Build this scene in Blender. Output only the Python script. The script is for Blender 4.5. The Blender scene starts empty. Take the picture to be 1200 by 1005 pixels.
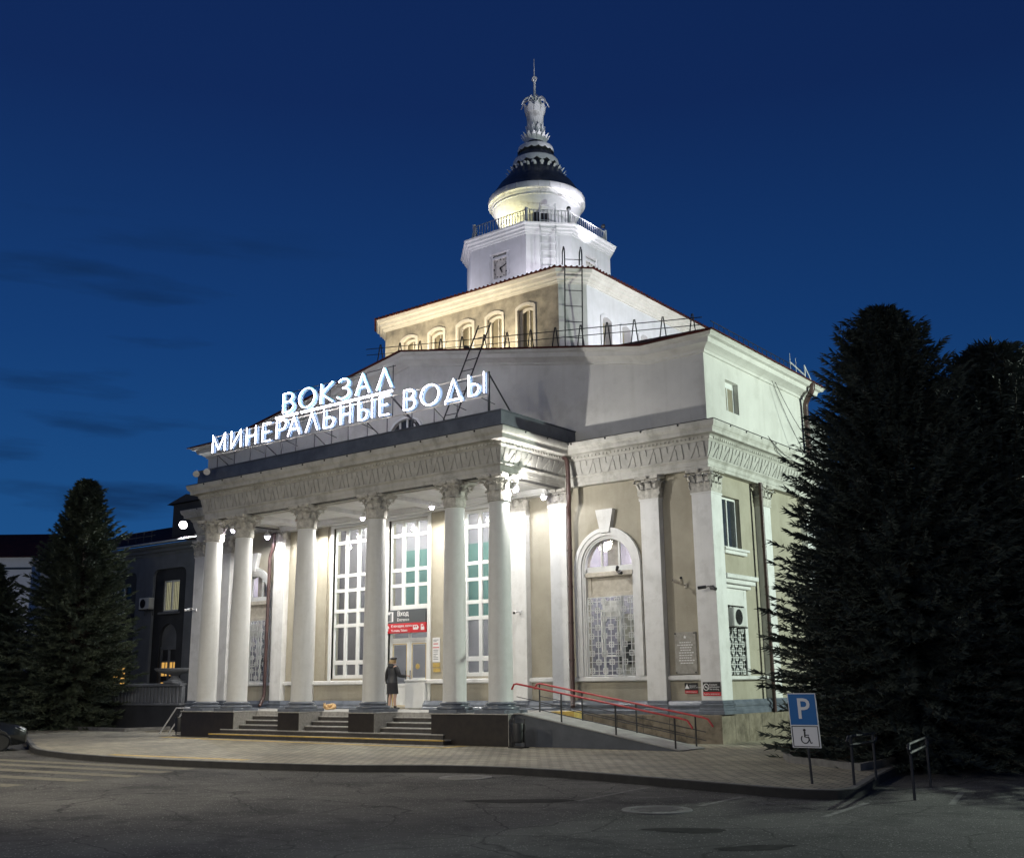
import bpy, math, random
import numpy as np
from math import sin, cos, pi, radians, sqrt
from mathutils import Vector, Matrix
from mathutils.geometry import tessellate_polygon

random.seed(7)
S = bpy.context.scene
COL = S.collection

# ------------------------------------------------------------------ materials
def new_mat(name):
    m = bpy.data.materials.new(name); m.use_nodes = True
    nt = m.node_tree; nt.nodes.clear()
    out = nt.nodes.new('ShaderNodeOutputMaterial')
    return m, nt, out

def mat(name, c1, c2=None, rough=.8, scale=1.2, detail=6, bump=.0, bscale=30, metal=0, streak=0, spec=.5, mix_lo=.35, mix_hi=.65, blotch=0, bls=.9):
    m, nt, out = new_mat(name)
    N, L = nt.nodes, nt.links
    p = N.new('ShaderNodeBsdfPrincipled')
    L.new(p.outputs[0], out.inputs[0])
    p.inputs['Roughness'].default_value = rough
    p.inputs['Metallic'].default_value = metal
    p.inputs['Specular IOR Level'].default_value = spec
    geo = N.new('ShaderNodeNewGeometry')
    if c2 is None: c2 = tuple(x*.8 for x in c1)
    no = N.new('ShaderNodeTexNoise'); no.inputs['Scale'].default_value = scale; no.inputs['Detail'].default_value = detail
    no.inputs['Roughness'].default_value = .62
    L.new(geo.outputs['Position'], no.inputs['Vector'])
    rp = N.new('ShaderNodeValToRGB')
    rp.color_ramp.elements[0].position = mix_lo; rp.color_ramp.elements[1].position = mix_hi
    rp.color_ramp.elements[0].color = (*c2, 1); rp.color_ramp.elements[1].color = (*c1, 1)
    L.new(no.outputs['Fac'], rp.inputs[0])
    col = rp.outputs[0]
    if streak:
        mp = N.new('ShaderNodeMapping'); mp.inputs['Scale'].default_value = (2.3, 2.3, .20)
        L.new(geo.outputs['Position'], mp.inputs[0])
        n2 = N.new('ShaderNodeTexNoise'); n2.inputs['Scale'].default_value = 1.6; n2.inputs['Detail'].default_value = 5
        L.new(mp.outputs[0], n2.inputs['Vector'])
        r2 = N.new('ShaderNodeValToRGB'); r2.color_ramp.elements[0].position = .52; r2.color_ramp.elements[1].position = .78
        r2.color_ramp.elements[0].color = (1, 1, 1, 1); r2.color_ramp.elements[1].color = (1-streak, 1-streak*1.04, 1-streak*1.15, 1)
        L.new(n2.outputs['Fac'], r2.inputs[0])
        mx = N.new('ShaderNodeMix'); mx.data_type = 'RGBA'; mx.blend_type = 'MULTIPLY'; mx.inputs[0].default_value = 1
        L.new(col, mx.inputs[6]); L.new(r2.outputs[0], mx.inputs[7]); col = mx.outputs[2]
    if blotch:
        n5 = N.new('ShaderNodeTexNoise'); n5.inputs['Scale'].default_value = bls; n5.inputs['Detail'].default_value = 12; n5.inputs['Roughness'].default_value = .68
        L.new(geo.outputs['Position'], n5.inputs['Vector'])
        r5 = N.new('ShaderNodeValToRGB'); e5 = r5.color_ramp.elements; e5[0].position = .50; e5[1].position = .60
        e5[0].color = (1, 1, 1, 1); e5[1].color = (1-blotch, 1-blotch*1.02, 1-blotch*1.08, 1)
        L.new(n5.outputs['Fac'], r5.inputs[0])
        m5 = N.new('ShaderNodeMix'); m5.data_type = 'RGBA'; m5.blend_type = 'MULTIPLY'; m5.inputs[0].default_value = 1
        L.new(col, m5.inputs[6]); L.new(r5.outputs[0], m5.inputs[7]); col = m5.outputs[2]
    L.new(col, p.inputs['Base Color'])
    if bump:
        n3 = N.new('ShaderNodeTexNoise'); n3.inputs['Scale'].default_value = bscale; n3.inputs['Detail'].default_value = 5
        L.new(geo.outputs['Position'], n3.inputs['Vector'])
        bp = N.new('ShaderNodeBump'); bp.inputs['Strength'].default_value = bump; bp.inputs['Distance'].default_value = .03
        L.new(n3.outputs['Fac'], bp.inputs['Height']); L.new(bp.outputs[0], p.inputs['Normal'])
    return m

def emit(name, c, s):
    m, nt, out = new_mat(name)
    e = nt.nodes.new('ShaderNodeEmission'); e.inputs[0].default_value = (*c, 1); e.inputs[1].default_value = s
    nt.links.new(e.outputs[0], out.inputs[0]); return m

def glass(name, tint, fac=.12, rough=.02):
    m, nt, out = new_mat(name)
    N, L = nt.nodes, nt.links
    t = N.new('ShaderNodeBsdfTransparent'); t.inputs[0].default_value = (*tint, 1)
    g = N.new('ShaderNodeBsdfGlossy'); g.inputs['Roughness'].default_value = rough; g.inputs[0].default_value = (.9, .9, .9, 1)
    lw = N.new('ShaderNodeLayerWeight'); lw.inputs[0].default_value = .25
    ad = N.new('ShaderNodeMath'); ad.operation = 'ADD'; ad.inputs[1].default_value = fac; ad.use_clamp = True
    L.new(lw.outputs['Fresnel'], ad.inputs[0])
    mx = N.new('ShaderNodeMixShader'); L.new(ad.outputs[0], mx.inputs[0]); L.new(t.outputs[0], mx.inputs[1]); L.new(g.outputs[0], mx.inputs[2])
    L.new(mx.outputs[0], out.inputs[0]); return m

M = {}
M['stucco'] = mat('beige_stucco', (.41, .38, .305), (.34, .312, .245), .9, .9, detail=8, bump=.3, bscale=38, streak=.12, blotch=.07, bls=1.4)
M['attic'] = mat('attic_stucco', (.68, .67, .63), (.60, .59, .555), .9, .7, bump=.2, bscale=25, streak=.10, blotch=.10, bls=.8)
M['cream'] = mat('cream_plaster', (.50, .455, .37), (.22, .205, .175), .9, 1.7, detail=10, bump=.5, bscale=7, streak=.12)
M['creamtrim'] = mat('cream_trim', (.72, .69, .63), (.62, .59, .53), .8, 2, bump=.1, bscale=30, streak=.1)
M['white'] = mat('white_paint', (.74, .74, .73), (.66, .66, .645), .6, 1.6, bump=.15, bscale=22, streak=.12, blotch=.10, bls=2.0)
M['column'] = mat('column_paint', (.66, .665, .65), (.585, .59, .575), .62, 2.2, bump=.15, bscale=25, streak=.16, blotch=.10, bls=2.2)
M['entab'] = mat('entablature_paint', (.56, .55, .51), (.45, .44, .405), .75, 1.3, bump=.2, bscale=30, streak=.24, blotch=.22, bls=1.6)
M['orn'] = mat('ornament_paint', (.50, .49, .455), (.38, .37, .345), .8, 3.0, bump=.2, bscale=40)
M['friezeground'] = mat('grimy_frieze_ground', (.46, .45, .42), (.34, .33, .31), .9, 4, bump=.2, bscale=40)
M['soffit_shade'] = mat('painted_soffit_shade', (.05, .048, .045), (.032, .031, .03), .8, 3)  # near-black colour for the painted shade under the architrave
M['cap'] = mat('capital_plaster', (.60, .58, .53), (.36, .345, .31), .8, 7.0, bump=.3, bscale=50)
M['frame'] = mat('window_frame_white', (.78, .79, .77), (.70, .71, .69), .45, 2)
M['basepaint'] = mat('dark_base_paint', (.17, .19, .225), (.10, .115, .14), .28, 2.5, bump=.12, bscale=25)
M['stone'] = mat('tan_stone', (.25, .215, .16), (.14, .118, .088), .8, 2.5, detail=10, bump=.45, bscale=10, streak=.3, blotch=.35, bls=2.0)
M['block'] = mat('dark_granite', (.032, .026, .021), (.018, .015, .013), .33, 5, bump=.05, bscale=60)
M['blocklit'] = mat('lit_block_side', (.33, .32, .29), (.24, .23, .21), .6, 12)  # lighter colour for right-hand block faces, the light on them painted in
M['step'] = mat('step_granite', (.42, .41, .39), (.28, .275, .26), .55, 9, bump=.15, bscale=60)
M['riser'] = mat('shaded_riser', (.06, .055, .05), (.035, .032, .03), .5, 6)  # shade on the step fronts painted into the colour
M['yellow'] = mat('yellow_paint', (.62, .43, .10), (.42, .30, .09), .7, 5)
M['roofmetal'] = mat('dark_red_roof', (.095, .026, .020), (.05, .018, .016), .85, 2, spec=.1)
M['parapet'] = mat('grey_sheet_metal', (.15, .165, .19), (.10, .11, .13), .42, 2.0, metal=.3, bump=.1, bscale=3)
M['darkmetal'] = mat('dark_iron', (.035, .033, .035), (.02, .02, .02), .5, 5)
M['black'] = mat('black_gap', (.012, .012, .014), None, .7)
M['pipe'] = mat('brown_pipe_paint', (.085, .045, .04), (.05, .028, .026), .4, 4)
M['tower'] = mat('tower_white', (.74, .735, .75), (.66, .655, .66), .7, 1.8, bump=.1, bscale=18, streak=.12)
M['towerdirty'] = mat('weathered_white', (.68, .67, .66), (.34, .33, .32), .75, 2.6, detail=9, bump=.3, bscale=20, mix_lo=.36, mix_hi=.52)
M['cone'] = mat('dark_cone_metal', (.115, .122, .138), (.065, .07, .08), .38, 4, metal=.4)
M['spire'] = mat('pale_rod_paint', (.68, .68, .69), (.55, .55, .56), .45, 6)
M['concrete'] = mat('ramp_concrete', (.34, .34, .325), (.25, .25, .24), .85, 3, bump=.2, bscale=30)
M['rampwall'] = mat('ramp_side_paint', (.085, .095, .115), (.06, .068, .082), .6, 2)
M['red'] = mat('red_handrail', (.50, .05, .055), (.38, .035, .04), .4, 6)
M['steel'] = mat('steel_post', (.05, .05, .054), (.03, .03, .033), .45, 6, metal=.4)
M['plaque'] = mat('engraved_stone', (.36, .345, .31), (.26, .25, .22), .55, 9, bump=.15, bscale=60)
M['signred'] = mat('sign_red', (.58, .022, .03), (.50, .02, .027), .5)
M['signgrey'] = mat('sign_grey', (.085, .095, .10), (.075, .083, .09), .5)
M['signblack'] = mat('sign_black', (.015, .015, .016), None, .5)
M['signwhite'] = mat('sign_white', (.78, .78, .78), (.74, .74, .74), .5)
M['signblue'] = mat('sign_blue', (.012, .145, .42), (.010, .125, .37), .35)
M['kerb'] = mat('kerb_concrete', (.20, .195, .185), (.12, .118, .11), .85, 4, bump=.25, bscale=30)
M['kerbshade'] = mat('kerb_face_shade', (.028, .027, .026), (.016, .016, .016), .9, 4, bump=.25, bscale=30)  # shade on the road side of the kerb painted into the colour
M['soil'] = mat('bed_soil', (.045, .038, .028), (.025, .022, .017), .95, 6, bump=.6, bscale=18)
M['line'] = mat('worn_road_paint', (.20, .195, .18), (.07, .069, .067), .95, 9, detail=9)
M['zebra'] = mat('worn_crossing_paint', (.20, .185, .125), (.10, .095, .08), .95, 7, detail=9)
M['acwhite'] = mat('ac_casing', (.62, .62, .60), (.52, .52, .50), .5, 3)
M['wingwall'] = mat('wing_wall', (.17, .18, .20), (.13, .14, .155), .9, 1.2, streak=.15)
M['wingdark'] = mat('wing_panel', (.040, .042, .048), (.028, .03, .034), .9, 1.3)
M['bark'] = mat('bark', (.07, .05, .035), (.035, .026, .02), .95, 8, bump=.6, bscale=20)
M['tealwall'] = mat('interior_teal', (.115, .205, .185), (.095, .175, .16), .8, 1)
M['greywall'] = mat('interior_grey', (.30, .285, .30), (.25, .24, .26), .8, 1)
M['curtain'] = mat('pale_curtain', (.62, .58, .50), (.45, .41, .34), .9, 6)
M['blind'] = mat('tan_blind', (.30, .265, .19), (.22, .195, .14), .8, 2)
M['skin'] = mat('skin', (.52, .34, .26), (.47, .30, .23), .55, 8)
M['jacket'] = mat('dark_jacket', (.022, .023, .028), (.012, .012, .016), .42, 9, bump=.3, bscale=22)
M['skirt'] = mat('dark_skirt', (.016, .015, .019), None, .85, 9)
M['hair'] = mat('blonde_hair', (.42, .30, .16), (.26, .17, .085), .5, 30)
M['shoe'] = mat('black_leather', (.012, .012, .012), None, .35)
M['fur'] = mat('tan_fur', (.62, .42, .21), (.46, .29, .13), .9, 14, bump=.5, bscale=60)
M['furdark'] = mat('dark_fur', (.10, .06, .035), None, .9, 14)
M['carpaint'] = mat('dark_car_paint', (.010, .011, .012), (.008, .009, .010), .18, 3, spec=.7)
M['tyre'] = mat('tyre_rubber', (.016, .016, .016), None, .8, 20)
M['rim'] = mat('alloy_rim', (.30, .30, .31), None, .3, 3, metal=.9)
M['lens'] = mat('clear_lens', (.55, .57, .60), (.4, .42, .45), .08, 9, metal=.4)
M['carglass'] = mat('car_glass', (.012, .014, .017), None, .06)
M['bin'] = mat('black_bin', (.014, .014, .015), None, .45, 5)
M['house'] = mat('far_house_plaster', (.62, .62, .63), (.55, .55, .56), .9, 1)
M['clockface'] = mat('clock_face', (.60, .57, .52), (.44, .41, .38), .5, 6)
M['greywindow'] = mat('dark_pane', (.045, .05, .055), (.03, .034, .038), .08, 1)
M['glass'] = glass('clear_pane', (.80, .86, .86), .04)
M['glasslun'] = glass('lunette_pane', (.85, .86, .90), .03)
M['lampw'] = emit('lamp_white', (1, .97, .95), 28)
M['lampv'] = emit('lamp_violet_white', (.86, .80, 1), 22)
M['lampwarm'] = emit('lamp_warm', (1, .85, .6), 22)
M['neon'] = emit('neon_white_tube', (.93, .90, 1), 26)
M['neonc'] = emit('neon_cyan_tube', (.30,.82,1), 2.2)
M['litcurtain'] = emit('lit_curtain', (.62, .60, .36), .55)
M['litorange'] = emit('lit_door_pane', (.85, .47, .12), .8)
M['channel'] = mat('letter_channel', (.16,.24,.36), (.12,.19,.29), .5, 4)

def foliage(name, c1, c2):
    m, nt, out = new_mat(name); N, L = nt.nodes, nt.links
    p = N.new('ShaderNodeBsdfPrincipled'); p.inputs['Roughness'].default_value = .75
    geo = N.new('ShaderNodeNewGeometry'); no = N.new('ShaderNodeTexNoise'); no.inputs['Scale'].default_value = 1.1; no.inputs['Detail'].default_value = 4
    L.new(geo.outputs['Position'], no.inputs['Vector'])
    rp = N.new('ShaderNodeValToRGB'); rp.color_ramp.elements[0].position = .35; rp.color_ramp.elements[1].position = .66
    rp.color_ramp.elements[0].color = (*c2, 1); rp.color_ramp.elements[1].color = (*c1, 1)
    L.new(no.outputs['Fac'], rp.inputs[0]); L.new(rp.outputs[0], p.inputs['Base Color']); L.new(p.outputs[0], out.inputs[0]); return m
M['needle'] = foliage('spruce_needles', (.125, .15, .088), (.055, .075, .056))
M['needleblue'] = foliage('blue_spruce_needles', (.075, .095, .08), (.038, .05, .042))

def asphalt():
    m, nt, out = new_mat('asphalt'); N, L = nt.nodes, nt.links
    p = N.new('ShaderNodeBsdfPrincipled'); L.new(p.outputs[0], out.inputs[0])
    geo = N.new('ShaderNodeNewGeometry')
    big = N.new('ShaderNodeTexNoise'); big.inputs['Scale'].default_value = .35; big.inputs['Detail'].default_value = 7; big.inputs['Roughness'].default_value = .65
    L.new(geo.outputs['Position'], big.inputs['Vector'])
    r1 = N.new('ShaderNodeValToRGB'); e = r1.color_ramp.elements; e[0].position = .33; e[1].position = .68
    e[0].color = (.040, .039, .037, 1); e[1].color = (.120, .116, .107, 1)
    L.new(big.outputs['Fac'], r1.inputs[0])
    v = N.new('ShaderNodeTexVoronoi'); v.inputs['Scale'].default_value = 27
    L.new(geo.outputs['Position'], v.inputs['Vector'])
    # pale stone chips: random per cell, only near the cell's centre
    r2 = N.new('ShaderNodeValToRGB'); r2.color_ramp.elements[0].position = .72; r2.color_ramp.elements[1].position = .80
    sep = N.new('ShaderNodeSeparateColor'); L.new(v.outputs['Color'], sep.inputs[0]); L.new(sep.outputs[0], r2.inputs[0])
    r3 = N.new('ShaderNodeValToRGB'); r3.color_ramp.elements[0].position = .16; r3.color_ramp.elements[1].position = .34
    r3.color_ramp.elements[0].color = (1, 1, 1, 1); r3.color_ramp.elements[1].color = (0, 0, 0, 1)
    L.new(v.outputs['Distance'], r3.inputs[0])
    mu = N.new('ShaderNodeMath'); mu.operation = 'MULTIPLY'; L.new(r2.outputs[0], mu.inputs[0]); L.new(r3.outputs[0], mu.inputs[1])
    mx = N.new('ShaderNodeMix'); mx.data_type = 'RGBA'; L.new(mu.outputs[0], mx.inputs[0]); L.new(r1.outputs[0], mx.inputs[6]); mx.inputs[7].default_value = (.42, .41, .38, 1)
    # cracks and oily blotches
    wv = N.new('ShaderNodeTexNoise'); wv.inputs['Scale'].default_value = 1.3; wv.inputs['Detail'].default_value = 3; L.new(geo.outputs['Position'], wv.inputs['Vector'])
    ad = N.new('ShaderNodeMix'); ad.data_type = 'RGBA'; ad.blend_type = 'ADD'; ad.inputs[0].default_value = .35; L.new(geo.outputs['Position'], ad.inputs[6]); L.new(wv.outputs['Color'], ad.inputs[7])
    v2 = N.new('ShaderNodeTexVoronoi'); v2.feature = 'DISTANCE_TO_EDGE'; v2.inputs['Scale'].default_value = .55; L.new(ad.outputs[2], v2.inputs['Vector'])
    rc = N.new('ShaderNodeValToRGB'); rc.color_ramp.elements[0].position = .002; rc.color_ramp.elements[1].position = .012; rc.color_ramp.elements[0].color = (.35,.35,.35,1); rc.color_ramp.elements[1].color = (1,1,1,1); L.new(v2.outputs['Distance'], rc.inputs[0])
    ob = N.new('ShaderNodeTexNoise'); ob.inputs['Scale'].default_value = .8; ob.inputs['Detail'].default_value = 10; ob.inputs['Roughness'].default_value = .7; L.new(geo.outputs['Position'], ob.inputs['Vector'])
    ro = N.new('ShaderNodeValToRGB'); ro.color_ramp.elements[0].position = .54; ro.color_ramp.elements[1].position = .62; ro.color_ramp.elements[0].color = (1,1,1,1); ro.color_ramp.elements[1].color = (.55,.55,.56,1); L.new(ob.outputs['Fac'], ro.inputs[0])
    m1 = N.new('ShaderNodeMix'); m1.data_type = 'RGBA'; m1.blend_type = 'MULTIPLY'; m1.inputs[0].default_value = 1; L.new(mx.outputs[2], m1.inputs[6]); L.new(rc.outputs[0], m1.inputs[7])
    m2 = N.new('ShaderNodeMix'); m2.data_type = 'RGBA'; m2.blend_type = 'MULTIPLY'; m2.inputs[0].default_value = 1; L.new(m1.outputs[2], m2.inputs[6]); L.new(ro.outputs[0], m2.inputs[7])
    L.new(m2.outputs[2], p.inputs['Base Color'])
    fine = N.new('ShaderNodeTexNoise'); fine.inputs['Scale'].default_value = 45; fine.inputs['Detail'].default_value = 4
    L.new(geo.outputs['Position'], fine.inputs['Vector'])
    bp = N.new('ShaderNodeBump'); bp.inputs['Strength'].default_value = .9; bp.inputs['Distance'].default_value = .02
    L.new(fine.outputs['Fac'], bp.inputs['Height']); L.new(bp.outputs[0], p.inputs['Normal'])
    p.inputs['Roughness'].default_value = .9; p.inputs['Specular IOR Level'].default_value = .3
    return m
M['asphalt'] = asphalt()

def pavers():
    m, nt, out = new_mat('pavers'); N, L = nt.nodes, nt.links
    p = N.new('ShaderNodeBsdfPrincipled'); L.new(p.outputs[0], out.inputs[0]); p.inputs['Roughness'].default_value = .75
    geo = N.new('ShaderNodeNewGeometry')
    b = N.new('ShaderNodeTexBrick'); b.inputs['Scale'].default_value = 1; b.inputs['Brick Width'].default_value = .30; b.inputs['Row Height'].default_value = .20
    b.inputs['Mortar Size'].default_value = .016; b.inputs['Mortar Smooth'].default_value = .3
    b.inputs['Color1'].default_value = (.42, .385, .30, 1); b.inputs['Color2'].default_value = (.29, .268, .215, 1); b.inputs['Mortar'].default_value = (.05, .047, .04, 1)
    L.new(geo.outputs['Position'], b.inputs['Vector'])
    big = N.new('ShaderNodeTexNoise'); big.inputs['Scale'].default_value = .5; big.inputs['Detail'].default_value = 6
    L.new(geo.outputs['Position'], big.inputs['Vector'])
    r1 = N.new('ShaderNodeValToRGB'); r1.color_ramp.elements[0].position = .3; r1.color_ramp.elements[1].position = .7
    r1.color_ramp.elements[0].color = (.62, .62, .62, 1); r1.color_ramp.elements[1].color = (1.1, 1.08, 1.0, 1)
    L.new(big.outputs['Fac'], r1.inputs[0])
    mx = N.new('ShaderNodeMix'); mx.data_type = 'RGBA'; mx.blend_type = 'MULTIPLY'; mx.inputs[0].default_value = 1
    L.new(b.outputs['Color'], mx.inputs[6]); L.new(r1.outputs[0], mx.inputs[7]); L.new(mx.outputs[2], p.inputs['Base Color'])
    bp = N.new('ShaderNodeBump'); bp.inputs['Strength'].default_value = .7; bp.inputs['Distance'].default_value = .015; bp.invert = True
    L.new(b.outputs['Fac'], bp.inputs['Height']); L.new(bp.outputs[0], p.inputs['Normal'])
    return m
M['pavers'] = pavers()

# ------------------------------------------------------------------ mesh helpers
class MB:
    def __init__(s): s.v = []; s.f = []
    def add(s, vs, fs):
        o = len(s.v); s.v += [tuple(p) for p in vs]; s.f += [tuple(i+o for i in f) for f in fs]; return s
    def box(s, x0, x1, y0, y1, z0, z1):
        return s.add([(x0,y0,z0),(x1,y0,z0),(x1,y1,z0),(x0,y1,z0),(x0,y0,z1),(x1,y0,z1),(x1,y1,z1),(x0,y1,z1)],
                     [(0,3,2,1),(4,5,6,7),(0,1,5,4),(1,2,6,5),(2,3,7,6),(3,0,4,7)])
    def bbox(s, x0, x1, y0, y1, z0, z1, b=.012):        # box with chamfered edges
        X, Y, Z = (x0, x1), (y0, y1), (z0, z1); vs = []; idx = {}
        for i in (0,1):
            for j in (0,1):
                for k in (0,1):
                    sx, sy, sz = (b if i == 0 else -b), (b if j == 0 else -b), (b if k == 0 else -b)
                    for a, d in enumerate(((0,sy,sz),(sx,0,sz),(sx,sy,0))):
                        idx[i,j,k,a] = len(vs); vs.append((X[i]+d[0], Y[j]+d[1], Z[k]+d[2]))
        fs = []
        I = lambda i,j,k,a: idx[i,j,k,a]
        fs += [(I(0,0,0,0),I(0,0,1,0),I(0,1,1,0),I(0,1,0,0)),(I(1,0,0,0),I(1,1,0,0),I(1,1,1,0),I(1,0,1,0))]
        fs += [(I(0,0,0,1),I(1,0,0,1),I(1,0,1,1),I(0,0,1,1)),(I(0,1,0,1),I(0,1,1,1),I(1,1,1,1),I(1,1,0,1))]
        fs += [(I(0,0,0,2),I(0,1,0,2),I(1,1,0,2),I(1,0,0,2)),(I(0,0,1,2),I(1,0,1,2),I(1,1,1,2),I(0,1,1,2))]
        for i in (0,1):
            for j in (0,1): fs.append((I(i,j,0,0),I(i,j,1,0),I(i,j,1,1),I(i,j,0,1)))
        for i in (0,1):
            for k in (0,1): fs.append((I(i,0,k,0),I(i,1,k,0),I(i,1,k,2),I(i,0,k,2)))
        for j in (0,1):
            for k in (0,1): fs.append((I(0,j,k,1),I(1,j,k,1),I(1,j,k,2),I(0,j,k,2)))
        for i in (0,1):
            for j in (0,1):
                for k in (0,1): fs.append((I(i,j,k,0),I(i,j,k,1),I(i,j,k,2)))
        return s.add(vs, fs)
    def obox(s, c, size, rot):
        c = Vector(c); h = [x/2 for x in size]
        vs = [c + rot @ Vector((a*h[0], b*h[1], d*h[2])) for a,b,d in ((-1,-1,-1),(1,-1,-1),(1,1,-1),(-1,1,-1),(-1,-1,1),(1,-1,1),(1,1,1),(-1,1,1))]
        return s.add(vs, [(0,3,2,1),(4,5,6,7),(0,1,5,4),(1,2,6,5),(2,3,7,6),(3,0,4,7)])
    def tube(s, pts, r, n=8, cap=True, closed=False):
        P = [Vector(p) for p in pts]; m = len(P); rr = r if hasattr(r, '__len__') else [r]*m
        vs = []; up0 = None
        for i in range(m):
            a = P[i-1] if (i > 0 or closed) else P[i]; b = P[(i+1) % m] if (i < m-1 or closed) else P[i]
            t = (b-a).normalized()
            if up0 is None:
                up0 = Vector((0,0,1)) if abs(t.z) < .9 else Vector((1,0,0))
            u = (up0 - t*up0.dot(t))
            if u.length < 1e-4: u = t.orthogonal()
            u.normalize(); up0 = u; w = t.cross(u)
            for k in range(n):
                an = 2*pi*k/n; vs.append(P[i] + (u*cos(an) + w*sin(an))*rr[i])
        fs = []
        for i in range(m if closed else m-1):
            j = (i+1) % m
            for k in range(n): fs.append((i*n+k, i*n+(k+1)%n, j*n+(k+1)%n, j*n+k))
        if cap and not closed:
            fs.append(tuple(range(n-1,-1,-1))); fs.append(tuple((m-1)*n+k for k in range(n)))
        return s.add(vs, fs)
    def lathe(s, prof, c=(0,0,0), n=32, cap=True, mod=None):
        vs = []; fs = []
        for i,(r,z) in enumerate(prof):
            for k in range(n):
                a = 2*pi*k/n; q = r*(mod(a,i) if mod else 1)
                vs.append((c[0]+q*cos(a), c[1]+q*sin(a), c[2]+z))
        for i in range(len(prof)-1):
            for k in range(n): fs.append((i*n+k, i*n+(k+1)%n, (i+1)*n+(k+1)%n, (i+1)*n+k))
        if cap:
            fs.append(tuple(range(n-1,-1,-1))); fs.append(tuple((len(prof)-1)*n+k for k in range(n)))
        return s.add(vs, fs)
    def sweep(s, prof, path, closed=False, capends=True, pclosed=True):
        # prof: (offset outward, z); path: (x,y) walked with the outside on the right hand
        P = [Vector((p[0],p[1])) for p in path]; m = len(P); n = len(prof); vs = []
        for i in range(m):
            d1 = (P[i]-P[i-1]).normalized() if (i > 0 or closed) else None
            d2 = (P[(i+1)%m]-P[i]).normalized() if (i < m-1 or closed) else None
            if d1 is None: d1 = d2
            if d2 is None: d2 = d1
            n1 = Vector((d1.y,-d1.x)); n2 = Vector((d2.y,-d2.x)); mm = (n1+n2)/(1+n1.dot(n2))
            for (o,z) in prof: vs.append((P[i].x+mm.x*o, P[i].y+mm.y*o, z))
        fs = []
        for i in range(m if closed else m-1):
            j = (i+1)%m
            for k in range(n if pclosed else n-1):
                l = (k+1)%n; fs.append((i*n+k, j*n+k, j*n+l, i*n+l))
        if capends and not closed and pclosed:
            fs.append(tuple(range(n))); fs.append(tuple((m-1)*n+k for k in range(n-1,-1,-1)))
        return s.add(vs, fs)
    def prism(s, poly, fn, d0, d1):
        # poly: 2D loop; fn(u,v,d) -> 3D; extruded from depth d0 to d1
        n = len(poly); vs = [fn(u,v,d0) for u,v in poly] + [fn(u,v,d1) for u,v in poly]
        fs = [tuple(range(n)), tuple(range(2*n-1,n-1,-1))] + [(i,i+n,(i+1)%n+n,(i+1)%n) for i in range(n)]
        return s.add(vs, fs)
    def wall(s, outer, holes, fn, depth, back=False):
        # planar wall with holes and reveals of the given depth
        loops = [[Vector((u,v,0)) for u,v in outer]] + [[Vector((u,v,0)) for u,v in h] for h in holes]
        tris = tessellate_polygon(loops); flat = [p for l in loops for p in l]
        s.add([fn(p.x,p.y,0) for p in flat], [tuple(t) for t in tris])
        if back: s.add([fn(p.x,p.y,depth) for p in flat], [tuple(t) for t in tris])
        for h in holes:
            n = len(h); s.add([fn(u,v,0) for u,v in h]+[fn(u,v,depth) for u,v in h], [(i,(i+1)%n,(i+1)%n+n,i+n) for i in range(n)])
        return s
    def ball(s, c, r, n=12, m=8):
        rx, ry, rz = r if hasattr(r,'__len__') else (r,r,r); vs = []; fs = []
        for i in range(m+1):
            t = pi*i/m
            for k in range(n): vs.append((c[0]+rx*sin(t)*cos(2*pi*k/n), c[1]+ry*sin(t)*sin(2*pi*k/n), c[2]+rz*cos(t)))
        for i in range(m):
            for k in range(n): fs.append((i*n+k, (i+1)*n+k, (i+1)*n+(k+1)%n, i*n+(k+1)%n))
        return s.add(vs, fs)
    def build(s, name, m, parent=None, loc=None, smooth=None, fix=True):
        me = bpy.data.meshes.new(name); me.from_pydata(s.v, [], s.f); me.update()
        if fix:
            import bmesh
            bm = bmesh.new(); bm.from_mesh(me); bmesh.ops.recalc_face_normals(bm, faces=bm.faces); bm.to_mesh(me); bm.free()
        o = bpy.data.objects.new(name, me); COL.objects.link(o)
        for mm in (m if isinstance(m,(list,tuple)) else [m]): me.materials.append(M[mm] if isinstance(mm,str) else mm)
        if smooth is not None:
            me.polygons.foreach_set('use_smooth', [True]*len(me.polygons))
            if smooth < 179: me.set_sharp_from_angle(angle=radians(smooth))
        if loc is not None: o.location = loc
        if parent is not None:
            o.parent = parent
            if loc is None: o.matrix_parent_inverse = Matrix.Translation(parent_world(parent)).inverted()
        return o

def parent_world(o):
    v = Vector(o.location)
    while o.parent is not None:
        # parts are placed either at world zero with an inverse, or locally
        v = v + o.matrix_parent_inverse.translation + Vector(o.parent.location); o = o.parent
    return v

def tag(o, label=None, cat=None, group=None, kind=None):
    if label: o['label'] = label
    if cat: o['category'] = cat
    if group: o['group'] = group
    if kind: o['kind'] = kind
    return o

def empty(name, label, cat, loc=(0,0,0), rz=0, group=None):
    o = bpy.data.objects.new(name, None); COL.objects.link(o); o.location = loc; o.rotation_euler = (0,0,rz); o.empty_display_size = .2
    return tag(o, label, cat, group)

def dup(o, parent, loc=None, rot=None):
    c = o.copy(); COL.objects.link(c); c.parent = parent
    if loc is not None: c.location = loc
    if rot is not None: c.rotation_euler = rot
    for ch in list(o.children): dup(ch, c)
    return c

def light(name, kind, loc, aim, energy, color, parent=None, size=.08, angle=150, blend=.6):
    l = bpy.data.lights.new(name, kind); l.energy = energy; l.color = color; l.shadow_soft_size = size
    if kind == 'SPOT': l.spot_size = radians(angle); l.spot_blend = blend
    o = bpy.data.objects.new(name, l); COL.objects.link(o)
    o.rotation_euler = (Vector(aim)-Vector(loc)).to_track_quat('-Z','Y').to_euler()
    if parent is not None:
        o.parent = parent; o.location = Vector(loc)-Vector(parent.location)
    else: o.location = loc
    return o

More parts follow.
